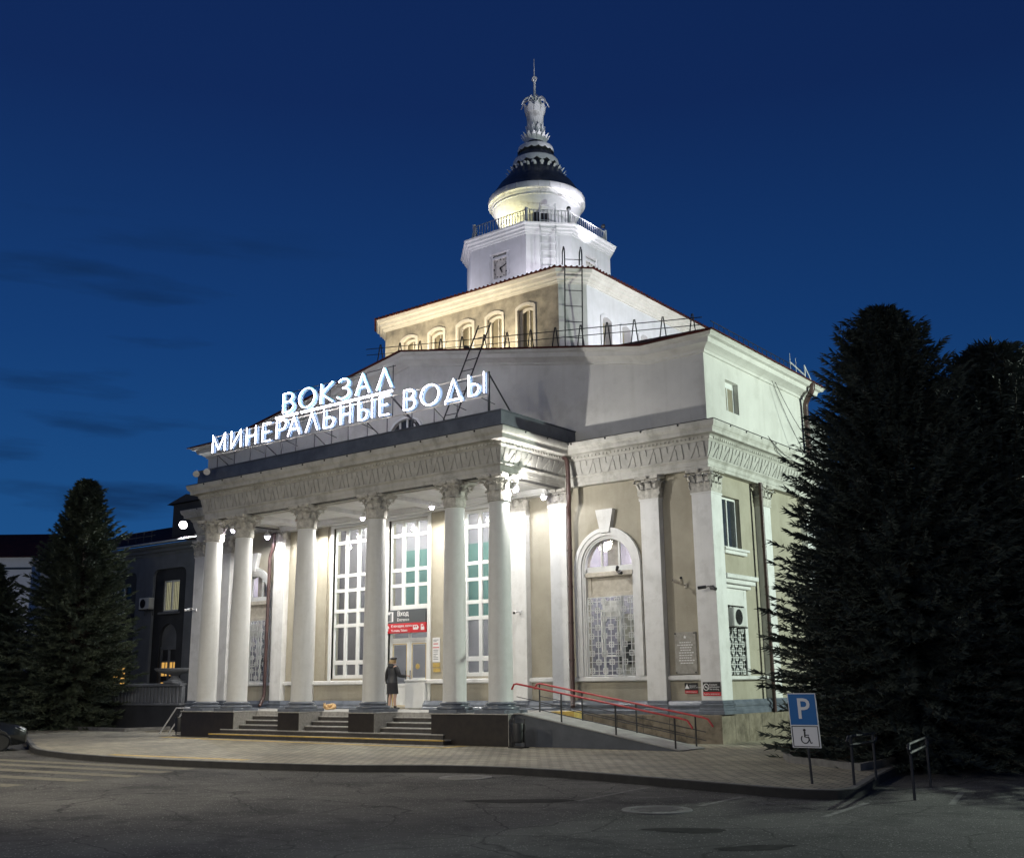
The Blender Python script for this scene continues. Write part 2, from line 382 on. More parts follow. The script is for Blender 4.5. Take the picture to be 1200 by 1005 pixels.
def text_mesh(body, size, m, name, parent, origin, xdir, zdir, align='CENTER', depth=.004, squeeze=1.0, bold=0):
    cu = bpy.data.curves.new(name, 'FONT'); cu.body = body; cu.size = size; cu.align_x = align; cu.align_y = 'CENTER'; cu.extrude = depth; cu.offset = bold; cu.resolution_u = 3
    cu.space_line = .95
    t = bpy.data.objects.new(name+'_src', cu); COL.objects.link(t)
    bpy.context.view_layer.update()
    dg = bpy.context.evaluated_depsgraph_get()
    me = bpy.data.meshes.new_from_object(t.evaluated_get(dg)); COL.objects.unlink(t); bpy.data.objects.remove(t); bpy.data.curves.remove(cu)
    xd = Vector(xdir).normalized(); zd = Vector(zdir).normalized(); nd = xd.cross(zd)
    o3 = Vector(origin)
    n = len(me.vertices); co = np.zeros(n*3); me.vertices.foreach_get('co', co); co = co.reshape(-1,3)
    out = np.array(o3)[None,:] + co[:,0:1]*squeeze*np.array(xd)[None,:] + co[:,1:2]*np.array(zd)[None,:] + co[:,2:3]*np.array(nd)[None,:]
    me.vertices.foreach_set('co', out.ravel()); me.update(); me.materials.clear(); me.materials.append(M[m])
    o = bpy.data.objects.new(name, me); COL.objects.link(o); o.parent = parent
    o.matrix_parent_inverse = Matrix.Translation(parent_world(parent)).inverted()
    return o

FRONT = lambda y: (lambda u,v,d: (u, y+d, v))        # wall facing -Y
RIGHT = lambda x: (lambda u,v,d: (x-d, u, v))        # wall facing +X
def rect(x0,x1,z0,z1): return [(x0,z0),(x1,z0),(x1,z1),(x0,z1)]
def arch(cx,hw,z0,zs,n=20): # round-headed outline
    return [(cx-hw,z0),(cx+hw,z0)] + [(cx+hw*cos(pi*i/n), zs+hw*sin(pi*i/n)) for i in range(n+1)]
def segarch(cx,hw,z0,zs,rise,n=8):
    return [(cx-hw,z0),(cx+hw,z0)] + [(cx+hw*(1-2*i/n), zs+rise*(1-(1-2*i/n)**2)) for i in range(n+1)]

# ------------------------------------------------------------------ world and camera
W = bpy.data.worlds.new('World'); S.world = W; W.use_nodes = True
nt = W.node_tree; nt.nodes.clear(); N, L = nt.nodes, nt.links
wo = N.new('ShaderNodeOutputWorld'); bg = N.new('ShaderNodeBackground'); L.new(bg.outputs[0], wo.inputs[0])
tc = N.new('ShaderNodeTexCoord'); sx = N.new('ShaderNodeSeparateXYZ'); L.new(tc.outputs['Generated'], sx.inputs[0])
rp = N.new('ShaderNodeValToRGB'); L.new(sx.outputs['Z'], rp.inputs[0])
el = rp.color_ramp.elements
el[0].position = 0.0; el[0].color = (.0145, .088, .24, 1)
el[1].position = 1.0; el[1].color = (.0035, .012, .06, 1)
for p, c in ((.12, (.0108, .070, .215)), (.30, (.0066, .042, .160)), (.50, (.0052, .0215, .098))):
    e = el.new(p); e.color = (*c, 1)
# the sky is brighter towards the sunset, off to the left
dp = N.new('ShaderNodeVectorMath'); dp.operation = 'DOT_PRODUCT'; dp.inputs[1].default_value = (-.86, .50, 0); L.new(tc.outputs['Generated'], dp.inputs[0])
mr = N.new('ShaderNodeMapRange'); mr.inputs[1].default_value = .35; mr.inputs[2].default_value = 1.0; mr.inputs[3].default_value = .80; mr.inputs[4].default_value = 1.12
L.new(dp.outputs['Value'], mr.inputs[0])
# long thin clouds low over the horizon
mpc = N.new('ShaderNodeMapping'); mpc.inputs['Scale'].default_value = (4.0, 4.0, 26); L.new(tc.outputs['Generated'], mpc.inputs[0])
cn = N.new('ShaderNodeTexNoise'); cn.inputs['Scale'].default_value = 1.25; cn.inputs['Detail'].default_value = 5; cn.inputs['Roughness'].default_value = .5
L.new(mpc.outputs[0], cn.inputs['Vector'])
cr = N.new('ShaderNodeValToRGB'); cr.color_ramp.elements[0].position = .53; cr.color_ramp.elements[1].position = .70; L.new(cn.outputs['Fac'], cr.inputs[0])
hm = N.new('ShaderNodeMapRange'); hm.inputs[1].default_value = .42; hm.inputs[2].default_value = .385; hm.inputs[3].default_value = 0; hm.inputs[4].default_value = 1
L.new(sx.outputs['Z'], hm.inputs[0])
hl = N.new('ShaderNodeMapRange'); hl.inputs[1].default_value = .885; hl.inputs[2].default_value = .93; hl.inputs[3].default_value = 0; hl.inputs[4].default_value = 1
L.new(dp.outputs['Value'], hl.inputs[0])
cm = N.new('ShaderNodeMath'); cm.operation = 'MULTIPLY'; L.new(cr.outputs[0], cm.inputs[0]); L.new(hm.outputs[0], cm.inputs[1])
cm2 = N.new('ShaderNodeMath'); cm2.operation = 'MULTIPLY'; L.new(cm.outputs[0], cm2.inputs[0]); L.new(hl.outputs[0], cm2.inputs[1])
cm3 = N.new('ShaderNodeMath'); cm3.operation = 'MULTIPLY'; L.new(cm2.outputs[0], cm3.inputs[0]); cm3.inputs[1].default_value = .70
cmx = N.new('ShaderNodeMix'); cmx.data_type = 'RGBA'; L.new(cm3.outputs[0], cmx.inputs[0]); L.new(rp.outputs[0], cmx.inputs[6]); cmx.inputs[7].default_value = (.0045, .020, .068, 1)
L.new(cmx.outputs[2], bg.inputs[0]); L.new(mr.outputs[0], bg.inputs[1])

cam = bpy.data.cameras.new('camera'); co = bpy.data.objects.new('camera', cam); COL.objects.link(co); S.camera = co
cam.sensor_fit = 'HORIZONTAL'; cam.sensor_width = 36; cam.lens = 36*1252.256/1200; cam.clip_end = 2000
r = Vector((0.79012708, 0.61282589, -0.01198445)); u = Vector((0.15099676, -0.17565858, 0.97280216)); f = Vector((-0.59405318, 0.77044694, 0.23132733))
CP = Vector((27.1705902, -28.63475322, 1.74937347))
co.matrix_world = Matrix(((r.x,u.x,-f.x,CP.x),(r.y,u.y,-f.y,CP.y),(r.z,u.z,-f.z,CP.z),(0,0,0,1)))
S.view_settings.view_transform = 'Standard'; S.view_settings.look = 'None'; S.view_settings.exposure = 0; S.view_settings.gamma = 1
S.cycles.use_denoising = True
S.cycles.max_bounces = 6; S.cycles.sample_clamp_indirect = 4.0

# ------------------------------------------------------------------ ground
RZ = -.14
g = MB(); g.add([(-400,-200,RZ),(400,-200,RZ),(400,400,RZ),(-400,400,RZ)], [(0,1,2,3)])
tag(g.build('road', 'asphalt'), 'dark speckled asphalt road and parking area in front of the station', kind='structure')
kerb_line = [(-60,3.0),(-22,-2.2),(-13.2,-6.75),(-10.9,-7.87),(-8.3,-9.2),(-6.0,-10.35),(-4.6,-10.98),(-3.0,-11.42),(-1.3,-11.75),(.42,-11.9),(2,-11.96),(3.48,-11.93),(6.33,-11.6),(8.71,-11.1),(10.43,-10.2),(11.4,-9.88),(12.5,-9.76),(13.7,-9.85),(14.9,-10.08),(17.1,-10.62),(18.97,-11.1),(19.75,-11.2),(20.15,-11.05),(20.3,-10.6),(20.15,-9.8),(19.75,-8.0),(19.3,-5.6),(19.2,-2),(19.2,8)]
pl = MB()
top = [(x,y) for x,y in kerb_line] + [(19.2,60),(-60,60)]
pl.prism(top, lambda u_,v_,d: (u_,v_,d), 0.0, RZ-.2)
tag(pl.build('plaza', 'pavers'), 'block paved plaza before the station entrance', kind='structure')
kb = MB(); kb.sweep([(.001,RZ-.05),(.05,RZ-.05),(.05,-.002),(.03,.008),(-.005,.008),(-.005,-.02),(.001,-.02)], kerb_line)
tag(kb.build('kerb', 'kerbshade', smooth=40), 'curved kerb face along the plaza edge, its shade painted dark', kind='structure')
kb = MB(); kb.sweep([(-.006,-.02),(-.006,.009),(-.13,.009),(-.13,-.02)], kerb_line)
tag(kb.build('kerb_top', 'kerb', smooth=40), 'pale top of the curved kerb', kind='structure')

def strip(mb, a, b, w, z):
    a = Vector(a); b = Vector(b); d = (b-a).normalized(); n = Vector((-d.y,d.x))*w/2
    return mb.add([(a.x-n.x,a.y-n.y,z),(b.x-n.x,b.y-n.y,z),(b.x+n.x,b.y+n.y,z),(a.x+n.x,a.y+n.y,z)], [(0,1,2,3)])
zb = MB()
for a, b in (((-7.5,-13.3),(4.9,-12.35)),((-7.2,-14.4),(5.2,-13.25)),((-7.0,-15.6),(5.6,-14.3)),((-6.8,-17.0),(5.6,-15.5)),((-6.6,-18.6),(5.4,-16.9))): strip(zb, a, b, .45, RZ+.004)
tag(zb.build('crossing_marking', 'zebra'), 'worn pale crossing stripes on the road', kind='structure')
ln = MB()
for a, b in (((16.69,-13.38),(16.48,-10.79)),((18.73,-13.02),(18.67,-11.4)),((20.86,-13.36),(20.74,-11.3)),((17.25,-12.4),(17.85,-11.95)),((19.3,-12.2),(19.75,-12.1)),((21.9,-10.9),(21.5,-8.9)),((23.2,-11.2),(23.0,-8.9))): strip(ln, a, b, .10, RZ+.004)
tag(ln.build('parking_lines', 'line'), 'worn white parking bay lines on the asphalt', kind='structure')
yl = MB()
for a, b in (((.0,-11.42),(5.25,-11.0)),((-7.7,-4.55),(6.4,-5.05)),((-7.62,-4.5),(-7.62,-3.95)),((6.3,-5.1),(6.3,-3.95))): strip(yl, a, b, .30, .004)
tag(yl.build('tactile_paving', 'yellow'), 'yellow tactile strips on the plaza', kind='structure')
pt = MB()
def blob(mb, c, rx, ry, rot, z, n=22, seed=0):
    rn = random.Random(seed); vs = []
    ph = [rn.uniform(0,6.28) for _ in range(4)]
    for k in range(n):
        a = 2*pi*k/n; q = 1+.16*sin(2*a+ph[0])+.10*sin(3*a+ph[1])+.06*sin(5*a+ph[2])
        x = rx*q*cos(a); y = ry*q*sin(a); vs.append((c[0]+x*cos(rot)-y*sin(rot), c[1]+x*sin(rot)+y*cos(rot), z))
    mb.add(vs, [tuple(range(n))])
M['patch'] = mat('tar_patch', (.046, .045, .043), (.028, .028, .027), .97, 6, bump=.3, bscale=40, spec=.08)
for i, (c, rx, ry, ro) in enumerate((((19.9,-15.6),.6,.22,.3),((15.9,-13.9),.8,.34,.5),((21.3,-16.5),.5,.2,.8))): blob(pt, c, rx, ry, ro, RZ+.003, seed=i)
tag(pt.build('asphalt_patches', 'patch'), 'dark tar patches on the asphalt', kind='structure')

for (x, y, rr, lab) in ((12.19,-10.93,.42,'round iron manhole cover close to the kerb'),(18.45,-13.86,.40,'pale round manhole cover on the parking lane')):
    t = empty('manhole_cover', lab, 'manhole cover', (x,y,RZ), 0, 'manhole covers in the road')
    mb = MB(); mb.lathe([(rr+.14,.003),(rr+.13,.016),(rr,.018),(rr-.01,.010)], n=36, cap=False); mb.build('rim', 'kerb', t, (0,0,0))
    mb = MB(); mb.lathe([(rr-.015,.004),(rr-.02,.014)], n=36)
    for k in range(-3,4):
        w = sqrt(max(.01,(rr-.06)**2-(k*.11)**2)); mb.box(-w,w,k*.11-.018,k*.11+.018,.014,.020)
    mb.build('lid', 'kerb', t, (0,0,0))

bd = MB(); bed = [(16.45,-4.6),(17.05,-5.7),(19.05,-7.0),(19.05,2.0),(16.3,2.0)]
bd.add([(x,y,.03) for x,y in bed], [tuple(range(len(bed)))])
tag(bd.build('flower_bed', 'soil'), 'dark soil bed under the right spruces', kind='structure')
bk = MB(); bk.sweep([(.0,-.01),(.06,-.01),(.06,.13),(-.06,.13),(-.06,-.01)], [(16.3,2.0),(16.45,-4.6),(17.05,-5.7),(19.05,-7.0),(19.05,2.0)])
tag(bk.build('bed_kerb', 'kerb'), 'low concrete kerb round the tree bed', kind='structure')
bd = MB(); bed = [(-40,-1.4),(-22,-1.9),(-13.6,-2.2),(-13.4,.0),(-40,.0)]
bd.add([(x,y,.03) for x,y in bed], [tuple(range(len(bed)))])
tag(bd.build('flower_bed', 'soil'), 'dark soil bed before the left terrace', kind='structure')
bk = MB(); bk.sweep([(.0,-.01),(.06,-.01),(.06,.14),(-.06,.14),(-.06,-.01)], [(-40,-1.4),(-22,-1.9),(-13.6,-2.2),(-13.4,.0)])
tag(bk.build('bed_kerb', 'kerb'), 'low pale kerb along the left bed', kind='structure')

# ------------------------------------------------------------------ station building
ST = empty('station_building', 'white and beige railway station with columned portico, stepped attic and spired tower', 'building')
C1, C2, C3, PY = 7.005, 5.21, 1.7365, 3.179
ZP, ZSB, ZST, ZAB, ZCT = .90, 1.225, 7.157, 7.994, 9.34
HX = 12.529

# platform, blocks, steps
mb = MB(); mb.bbox(-7.66,7.66,-2.62,.24,.02,ZP,.01); mb.bbox(-4.6,4.7,-2.75,-2.6,.02,ZP-.004,.01)
mb.build('platform', 'step', ST)
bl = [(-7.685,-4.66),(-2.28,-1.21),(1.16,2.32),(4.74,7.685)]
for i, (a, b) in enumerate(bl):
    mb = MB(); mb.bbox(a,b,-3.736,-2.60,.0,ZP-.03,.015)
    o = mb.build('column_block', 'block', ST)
    mb = MB(); mb.bbox(b-.002,b+.022,-3.72,-2.61,.01,ZP-.035,.004); mb.build('lit_side_slab', 'blocklit', o)  # pale slab paints the light on the block's right face
    mb = MB(); mb.bbox(a-.03,b+.035,-3.77,-2.58,ZP-.03,ZP+.006,.01); mb.build('coping', 'step', o)
sm = MB(); rm = MB(); ym = MB()
SX = 5.55
for k in range(6):
    y0 = -4.10 + .30*k; z1 = .15*(k+1) - .002
    segs = [(-SX+.26*k,SX-.26*k)] if k < 2 else [(-4.64,-2.30),(-1.18,1.14),(2.35,4.72)]
    for a, b in segs:
        rm.box(a+.01,b-.01,y0+.02,y0+.7,z1-.17,z1-.035)
        (ym if k in (0,5) else sm).bbox(a,b,y0,y0+.10,z1-.035,z1,.006)
        sm.bbox(a,b,y0+.10,y0+.55,z1-.035,z1-.001,.006)
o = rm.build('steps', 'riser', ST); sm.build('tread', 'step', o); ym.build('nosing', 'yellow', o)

# columns
def acanthus(mb, base, out, h, w, lean=.0, curl=.10, side=None, n=7, thick=.012):
    # a serrated leaf that rises along the bell and curls outwards
    base = Vector(base); out = Vector(out).normalized(); sd = Vector((-out.y,out.x,0)) if side is None else Vector(side)
    vs = []; cols = 5
    for i in range(n+1):
        t = i/n
        if t < .72: z = h*t*1.12; o = lean*t + .012
        else:
            q = (t-.72)/.28; a = q*pi*.95; z = h*.806 + curl*.75*sin(a); o = lean*.72 + .012 + curl*(1-cos(a))*.62
        ww = w*(1-.55*max(0,t-.55)/.45)*(1+.20*(i%2))*.5
        for c in range(cols):
            q = (c-2)/2; vs.append(base + out*(o + .022*(1-q*q) - (.012 if c in (1,3) else 0)) + sd*(ww*q) + Vector((0,0,z)))
    fs = []
    for i in range(n):
        for c in range(cols-1): fs.append((i*cols+c,i*cols+c+1,(i+1)*cols+c+1,(i+1)*cols+c))
    mb.add(vs, fs)
def volute(mb, c, out, r, w):
    # a scroll: flat spiral band seen from its side
    c = Vector(c); out = Vector(out).normalized(); sd = Vector((-out.y,out.x,0)); pts = []
    for i in range(19):
        a = -pi*.9 + i*.42; q = r*(1-.045*i); pts.append((q*cos(a), q*sin(a)))
    pts = [(-r*2.0, -r*2.3), (-r*1.45,-r*.9)] + pts
    vs = []; fs = []
    for (a,b) in pts:
        p = c + out*a*-1*-1 + Vector((0,0,b))
        vs += [p - sd*w/2, p + sd*w/2]
    for i in range(len(pts)-1): fs.append((2*i,2*i+1,2*i+3,2*i+2))
    mb.add(vs, fs); mb.tube([c-sd*w*.5, c+sd*w*.5], r*.42, 8)
def abacus(mb, hx, hy, z0, z1, cut=.18):
    pts = []
    for (sx_, sy_) in ((-1,-1),(1,-1),(1,1),(-1,1)): pts.append((sx_,sy_))
    loop = []
    for i in range(4):
        a = pts[i]; b = pts[(i+1)%4]
        for k in range(8):
            t = .06 + .88*k/7; x = a[0]+(b[0]-a[0])*t; y = a[1]+(b[1]-a[1])*t; d = 1-cut*(1-(2*t-1)**2)
            if abs(x) == 1: x *= d
            if abs(y) == 1: y *= d
            loop.append((x*hx, y*hy))
    mb.prism(loop, lambda u_,v_,d: (u_,v_,d), z0, z1)
    lp2 = [(x*.93,y*.93) for x,y in loop]; mb.prism(lp2, lambda u_,v_,d: (u_,v_,d), z0-.035, z0+.001)
def column_capital(H=.837, r0=.315):
    mb = MB()
    mb.lathe([(r0+.01,0),(r0+.045,.02),(r0+.045,.05),(r0+.0,.065),(r0,.40),(r0+.05,.62),(r0+.13,.74)], n=28)
    for k in range(8):
        a = 2*pi*(k+.5)/8; d = (cos(a),sin(a),0); acanthus(mb,(d[0]*r0,d[1]*r0,.06),d,.30,.25,.02,.085)
    for k in range(8):
        a = 2*pi*k/8; d = (cos(a),sin(a),0); acanthus(mb,(d[0]*(r0-.01),d[1]*(r0-.01),.10),d,.50,.24,.05,.11)
    for k in range(4):
        a = pi/4+pi/2*k; d = (cos(a),sin(a),0); volute(mb,(d[0]*(r0+.245),d[1]*(r0+.245),.655),d,.085,.10)
        acanthus(mb,(d[0]*(r0),d[1]*(r0),.34),d,.28,.16,.16,.10)
        a = pi/2*k; d = (cos(a),sin(a),0)
        for s_ in (-.13,.13):
            sd = Vector((-d[1],d[0],0)); p = Vector(d)*(r0+.10)+sd*s_; volute(mb,(p.x,p.y,.64),Vector(d)*.4-sd*(1 if s_>0 else -1),.05,.05)
        mb.ball((d[0]*(r0+.155),d[1]*(r0+.155),.77),(.06,.06,.055),8,6)
    abacus(mb,.53,.53,H-.085,H)
    return mb
def base_mb(r=.37, h0=.0):
    mb = MB(); mb.bbox(-.56,.56,-.56,.56,0,.10,.008)
    mb.lathe([(.53,.10),(.555,.125),(.56,.15),(.545,.18),(.50,.195),(.445,.20),(.425,.225),(.425,.24),(.46,.25),(.475,.27),(.46,.295),(.41,.305),(.385,.325)], n=40, cap=False)
    return mb
proto = None
for x in (-C1,-C2,-C3,C3,C2,C1):
    if proto is None:
        mb = MB(); prof = []
        for i in range(13):
            t = i/12; prof.append((.365-.052*t**1.7, ZSB-ZP+(ZST-ZSB)*t))
        prof[0] = (.375, ZSB-ZP); prof.insert(1,(.366,ZSB-ZP+.05))
        mb.lathe(prof, n=48); proto = mb.build('column', 'column', ST, (x,-PY,ZP), smooth=40)
        column_capital().build('capital', 'cap', proto, (0,0,ZST-ZP), smooth=50)
        base_mb().build('base', 'basepaint', proto, (0,0,.004), smooth=40)
    else: dup(proto, ST, (x,-PY,ZP))

# entablature round the whole front block
path = [(-HX,9.0),(-HX,0),(-7.284,0),(-7.284,-PY-.279),(7.284,-PY-.279),(7.284,0),(HX,0),(HX,16)]
arch_prof = [(-.56,7.994),(0,7.994),(0,8.10),(.018,8.105),(.018,8.24),(.035,8.245),(.05,8.27),(.085,8.30),(.085,8.334),(-.56,8.334)]
fr_prof = [(-.56,8.335)] + [(.01+.10*(sin(pi*.5*t)+.35*t), 8.335+.475*t) for t in [i/6 for i in range(7)]] + [(-.56,8.81)]
co_prof = [(-.56,8.811),(.16,8.811),(.175,8.84),(.215,8.87),(.215,8.93),(.26,8.955),(.30,8.985),(.43,8.99),(.435,9.0),(.435,9.10),(.45,9.105),(.455,9.135),(.50,9.16),(.535,9.22),(.552,9.29),(.556,9.305),(.556,9.335),(.545,9.345),(-.56,9.40)]
ar = MB(); ar.sweep(arch_prof, path); E0 = ar.build('architrave', 'entab', ST); sf = MB(); sf.sweep([(-.30,7.984),(-.03,7.984),(-.03,7.9935),(-.30,7.9935)], [(-7.284,0),(-7.284,-PY-.279),(7.284,-PY-.279),(7.284,0)]); sf.build('soffit_shade', 'soffit_shade', E0)  # thin dark strip added below the architrave to paint its underside shade
fz = MB(); fz.sweep(fr_prof, path); FZ = fz.build('frieze', 'friezeground', ST, smooth=40)
cn_ = MB(); cn_.sweep(co_prof, path); CO = cn_.build('cornice', 'entab', ST, smooth=35)
# dentil course under the corona and the dark drip edge on top
dn = MB()
def along(a, b, step, fn):
    a = Vector(a); b = Vector(b); d = (b-a); Ld = d.length; d.normalize(); n = Vector((d.y,-d.x)); k = max(1,int(Ld/step)); st = Ld/k
    for i in range(k): fn(a+d*(st*(i+.5)), d, n, st)
segs = [((-HX,0),(-7.284,0)),((-7.284,-PY-.279),(7.284,-PY-.279)),((7.284,-PY-.279),(7.284,0)),((7.284,0),(HX,0)),((HX,0),(HX,12))]
for a, b in segs:
    def dent(p, d, n, st):
        q = p+n*.225; R_ = Matrix(((d.x,-n.x,0),(d.y,-n.y,0),(0,0,1))); dn.obox((q.x,q.y,8.905),(st*.55,.05,.07),R_)
    along(a, b, .14, dent)
dn.build('dentils', 'entab', CO)
pk = MB()
for a, b in segs:
    def peg(p, d, n, st): q = p+n*.556; pk.ball((q.x,q.y,9.30),(.034,.034,.034),8,6)
    along(a, b, 1.05, peg)
pk.build('pegs', 'darkmetal', CO)
dr = MB(); dr.sweep([(.535,9.346),(.566,9.346),(.566,9.362),(.20,9.412),(-.2,9.45),(-.2,9.40),(.535,9.3465)], path); dr.build('drip_edge', 'darkmetal', CO)
# broad slanted leaves with serrated edges in relief along the frieze
om = MB()
def rfr(t): return .012+.10*(sin(pi*.5*t)+.35*t)
def serr(u0, t0, u1, t1, k, amp):
    out = []
    for i in range(k*2+1):
        q = i/(k*2); out.append((u0+(u1-u0)*q+(amp if i % 2 else 0), t0+(t1-t0)*q))
    return out
LEAF = [[(.03,.02),(.27,.02),(.36,.16),(.66,.93),(.62,.985),(.42,.985)]+[(.37,.80),(.31,.58),(.275,.56),(.285,.80)]+[(.26,.985),(.09,.985)]+serr(.05,.90,.02,.14,5,.022),
        [(.42,.02),(.60,.02)]+serr(.655,.06,.665,.60,4,.022)+[(.66,.74),(.60,.60),(.47,.25)],
        [(.73,.02),(.90,.02)]+serr(.945,.10,.955,.92,5,.022)+[(.92,.985),(.77,.985)]+serr(.745,.92,.715,.12,5,-.022)]
for si, (a, b) in enumerate(segs):
    def leaf(p, d, n, st):
        for poly in LEAF:
            top = []; bot = []
            for (uu,t) in poly:
                q3 = p+d*((uu-.5)*st)
                o1 = rfr(t)+.024; o0 = rfr(t)-.01; z = 8.338+.465*t
                top.append((q3.x+n.x*o1,q3.y+n.y*o1,z)); bot.append((q3.x+n.x*o0,q3.y+n.y*o0,z))
            m_ = len(top); tri = tessellate_polygon([[Vector((uu,t,0)) for uu,t in poly]])
            om.add(top+bot, [tuple(t_) for t_ in tri]+[(i,(i+1)%m_,(i+1)%m_+m_,i+m_) for i in range(m_)])
    along(a, b, .70, leaf)
om.build('frieze_ornament', 'orn', FZ, smooth=30)

# parapet above the portico and its flat roof
pp = [(-7.284,.3),(-7.284,-PY-.279),(7.284,-PY-.279),(7.284,.3)]
mb = MB(); mb.sweep([(.10,9.38),(.255,9.38),(.255,9.90),(.29,9.905),(.29,9.935),(.05,9.95),(.05,9.38)], pp); mb.build('portico_parapet', 'parapet', ST)
mb = MB(); mb.box(-7.25,7.25,-PY-.2,.29,9.55,9.70); mb.build('portico_roof', 'roofmetal', ST)

# portico ceiling with beams
mb = MB(); mb.box(-6.73,6.73,-2.9,.24,8.06,8.2)
for x in (-C2,-C3,C3,C2): mb.box(x-.28,x+.28,-2.91,.24,7.90,8.058)
mb.box(-6.74,6.74,-2.905,-2.66,7.97,8.057); mb.box(-6.74,6.74,-.16,.239,7.86,8.055)
mb.sweep([(-.02,7.90),(.06,7.92),(.10,7.98),(.12,8.05),(-.02,8.05)], [(-6.7,-.162),(6.7,-.162)])
mb.build('portico_ceiling', 'white', ST)

# front wall with its openings
WX = 12.28
AC = 8.72; AHW = .94; ASP = 5.33
big = [rect(-.98+c,.98+c,2.0,7.75) for c in (-3.02,3.02)] + [rect(-.98,.98,.97,7.75)]
arc = [arch(s*AC,AHW,1.88,ASP) for s in (-1,1)]
mb = MB(); mb.wall(rect(-WX,WX,.4,9.2), big+arc, FRONT(.25), .34)
FW = mb.build('front_wall', 'stucco', ST)
# right side wall
mb = MB(); mb.wall(rect(.25,16,.4,9.2), [rect(1.24,2.50,5.76,7.36),rect(1.17,2.33,1.90,3.98)], RIGHT(WX), .30); mb.build('side_wall', 'stucco', ST)
mb = MB(); mb.wall(rect(.25,9,.4,9.2), [], lambda u_,v_,d: (-WX+d,u_,v_), .30); mb.build('side_wall', 'stucco', ST)

# pilasters
def pil_capital(hw, d, sides, H=.71):
    # box-bell capital; hw half width on the front face (local y = 0 is the front), depth d behind
    mb = MB(); mb.box(-hw+.015,hw-.015,.015,d,0,H-.07); mb.box(-hw-.03,hw+.03,-.03,d,.0,.045)
    for (ox, oy, ux, uy, nx, ny, w) in sides:
        nlow = 3 if w > .5 else 1
        for k in range(nlow):
            t = (k+.5)/nlow; acanthus(mb,(ox+ux*w*t+nx*.0,oy+uy*w*t+ny*.0,.05),(nx,ny,0),.26,w/nlow*1.02,.02,.075)
        nup = 2 if w > .5 else 1
        for k in range(nup+ (1 if w > .5 else 0)):
            t = k/nup if w > .5 else .5; t = .08+.84*t
            acanthus(mb,(ox+ux*w*t,oy+uy*w*t,.10),(nx,ny,0),.44,w/3.2,.04,.10)
        c = Vector((ox+ux*w*.5,oy+uy*w*.5,0))
        if w > .5:
            for s_ in (-1,1):
                p = c+Vector((ux,uy,0))*s_*.11+Vector((nx,ny,0))*.07; volute(mb,(p.x,p.y,.54),Vector((ux,uy,0))*-s_,.045,.06)
        mb.ball((c.x+nx*.12,c.y+ny*.12,H-.05),(.055,.055,.05),8,6)
    for (x, y, dx, dy) in ((-hw,0,-1,-1),(hw,0,1,-1)):
        q = Vector((dx,dy,0)).normalized(); volute(mb,(x+q.x*.13,y+q.y*.13,.545),q,.075,.09)
        acanthus(mb,(x,y,.28),q,.25,.15,.13,.09)
    loop = [(-hw-.15,d),(-hw-.15,-.06),(-hw-.08,-.15),(-hw*.45,-.095),(0,-.075),(hw*.45,-.095),(hw+.08,-.15),(hw+.15,-.06),(hw+.15,d)]
    mb.prism(loop, lambda u_,v_,dd: (u_,v_,dd), H-.075, H)
    lp2 = [(x*.94,y*.9 if y < 0 else y) for x,y in loop]; mb.prism(lp2, lambda u_,v_,dd: (u_,v_,dd), H-.105, H-.0745)
    return mb
PZ0, PZ1 = 1.20, 7.285
def pilaster(x0, x1, y0, y1, corner=False, rz=0):
    mb = MB(); hw = (x1-x0)/2; d = y1-y0
    mb.bbox(-hw,hw,0,d,PZ0,PZ1,.008); mb.box(-hw-.02,hw+.02,-.02,d,PZ1-.05,PZ1)
    return mb, hw, d
def base_block(mb, x0, x1, y0, y1):
    for (o, a, b) in ((.10,.80,.91),(.075,.91,.985),(.045,.985,1.05),(.065,1.05,1.11),(.02,1.11,1.20)): mb.bbox(x0-o,x1+o,y0-o,y1,a,b,.014)
pp_first = None
for x in (-10.44,-6.94,-5.27,5.27,6.94,10.44):
    if pp_first is None:
        mb, hw, d = pilaster(-.33,.33,0,.26)
        pp_first = mb.build('pilaster', 'white', ST, (x,0,0))
        pil_capital(.33,.26,[(-.33,0,1,0,0,-1,.66),(.33,0,0,1,1,0,.24),(-.33,.24,0,-1,-1,0,.24)]).build('capital', 'cap', pp_first, (0,0,PZ1), smooth=50)
        b = MB(); base_block(b,-.33,.33,0,.26); b.build('base', 'basepaint', pp_first, (0,0,0))
    else: dup(pp_first, ST, (x,0,0))
for s in (-1,1):
    mb = MB(); mb.bbox(-.33,.33,0,.69,PZ0,PZ1,.008); mb.box(-.35,.35,-.02,.71,PZ1-.05,PZ1)
    o = mb.build('corner_pilaster', 'white', ST, (s*12.25,0,0))
    pil_capital(.33,.69,[(-.33,0,1,0,0,-1,.66),(.33,0,0,1,1,0,.66),(-.33,.66,0,-1,-1,0,.66)]).build('capital', 'cap', o, (0,0,PZ1), smooth=50)
    b = MB(); base_block(b,-.33,.33,0,.72); b.build('base', 'basepaint', o, (0,0,0))
for y in (3.95,7.6):
    mb = MB(); mb.bbox(-.33,.33,0,.27,PZ0,PZ1,.008); o = mb.build('pilaster', 'white', ST, (HX,y,0)); o.rotation_euler = (0,0,pi/2)
    pil_capital(.33,.26,[(-.33,0,1,0,0,-1,.66),(.33,0,0,1,1,0,.24),(-.33,.24,0,-1,-1,0,.24)]).build('capital', 'cap', o, (0,0,PZ1), smooth=50)
    b = MB(); base_block(b,-.33,.33,0,.26); b.build('base', 'basepaint', o, (0,0,0))

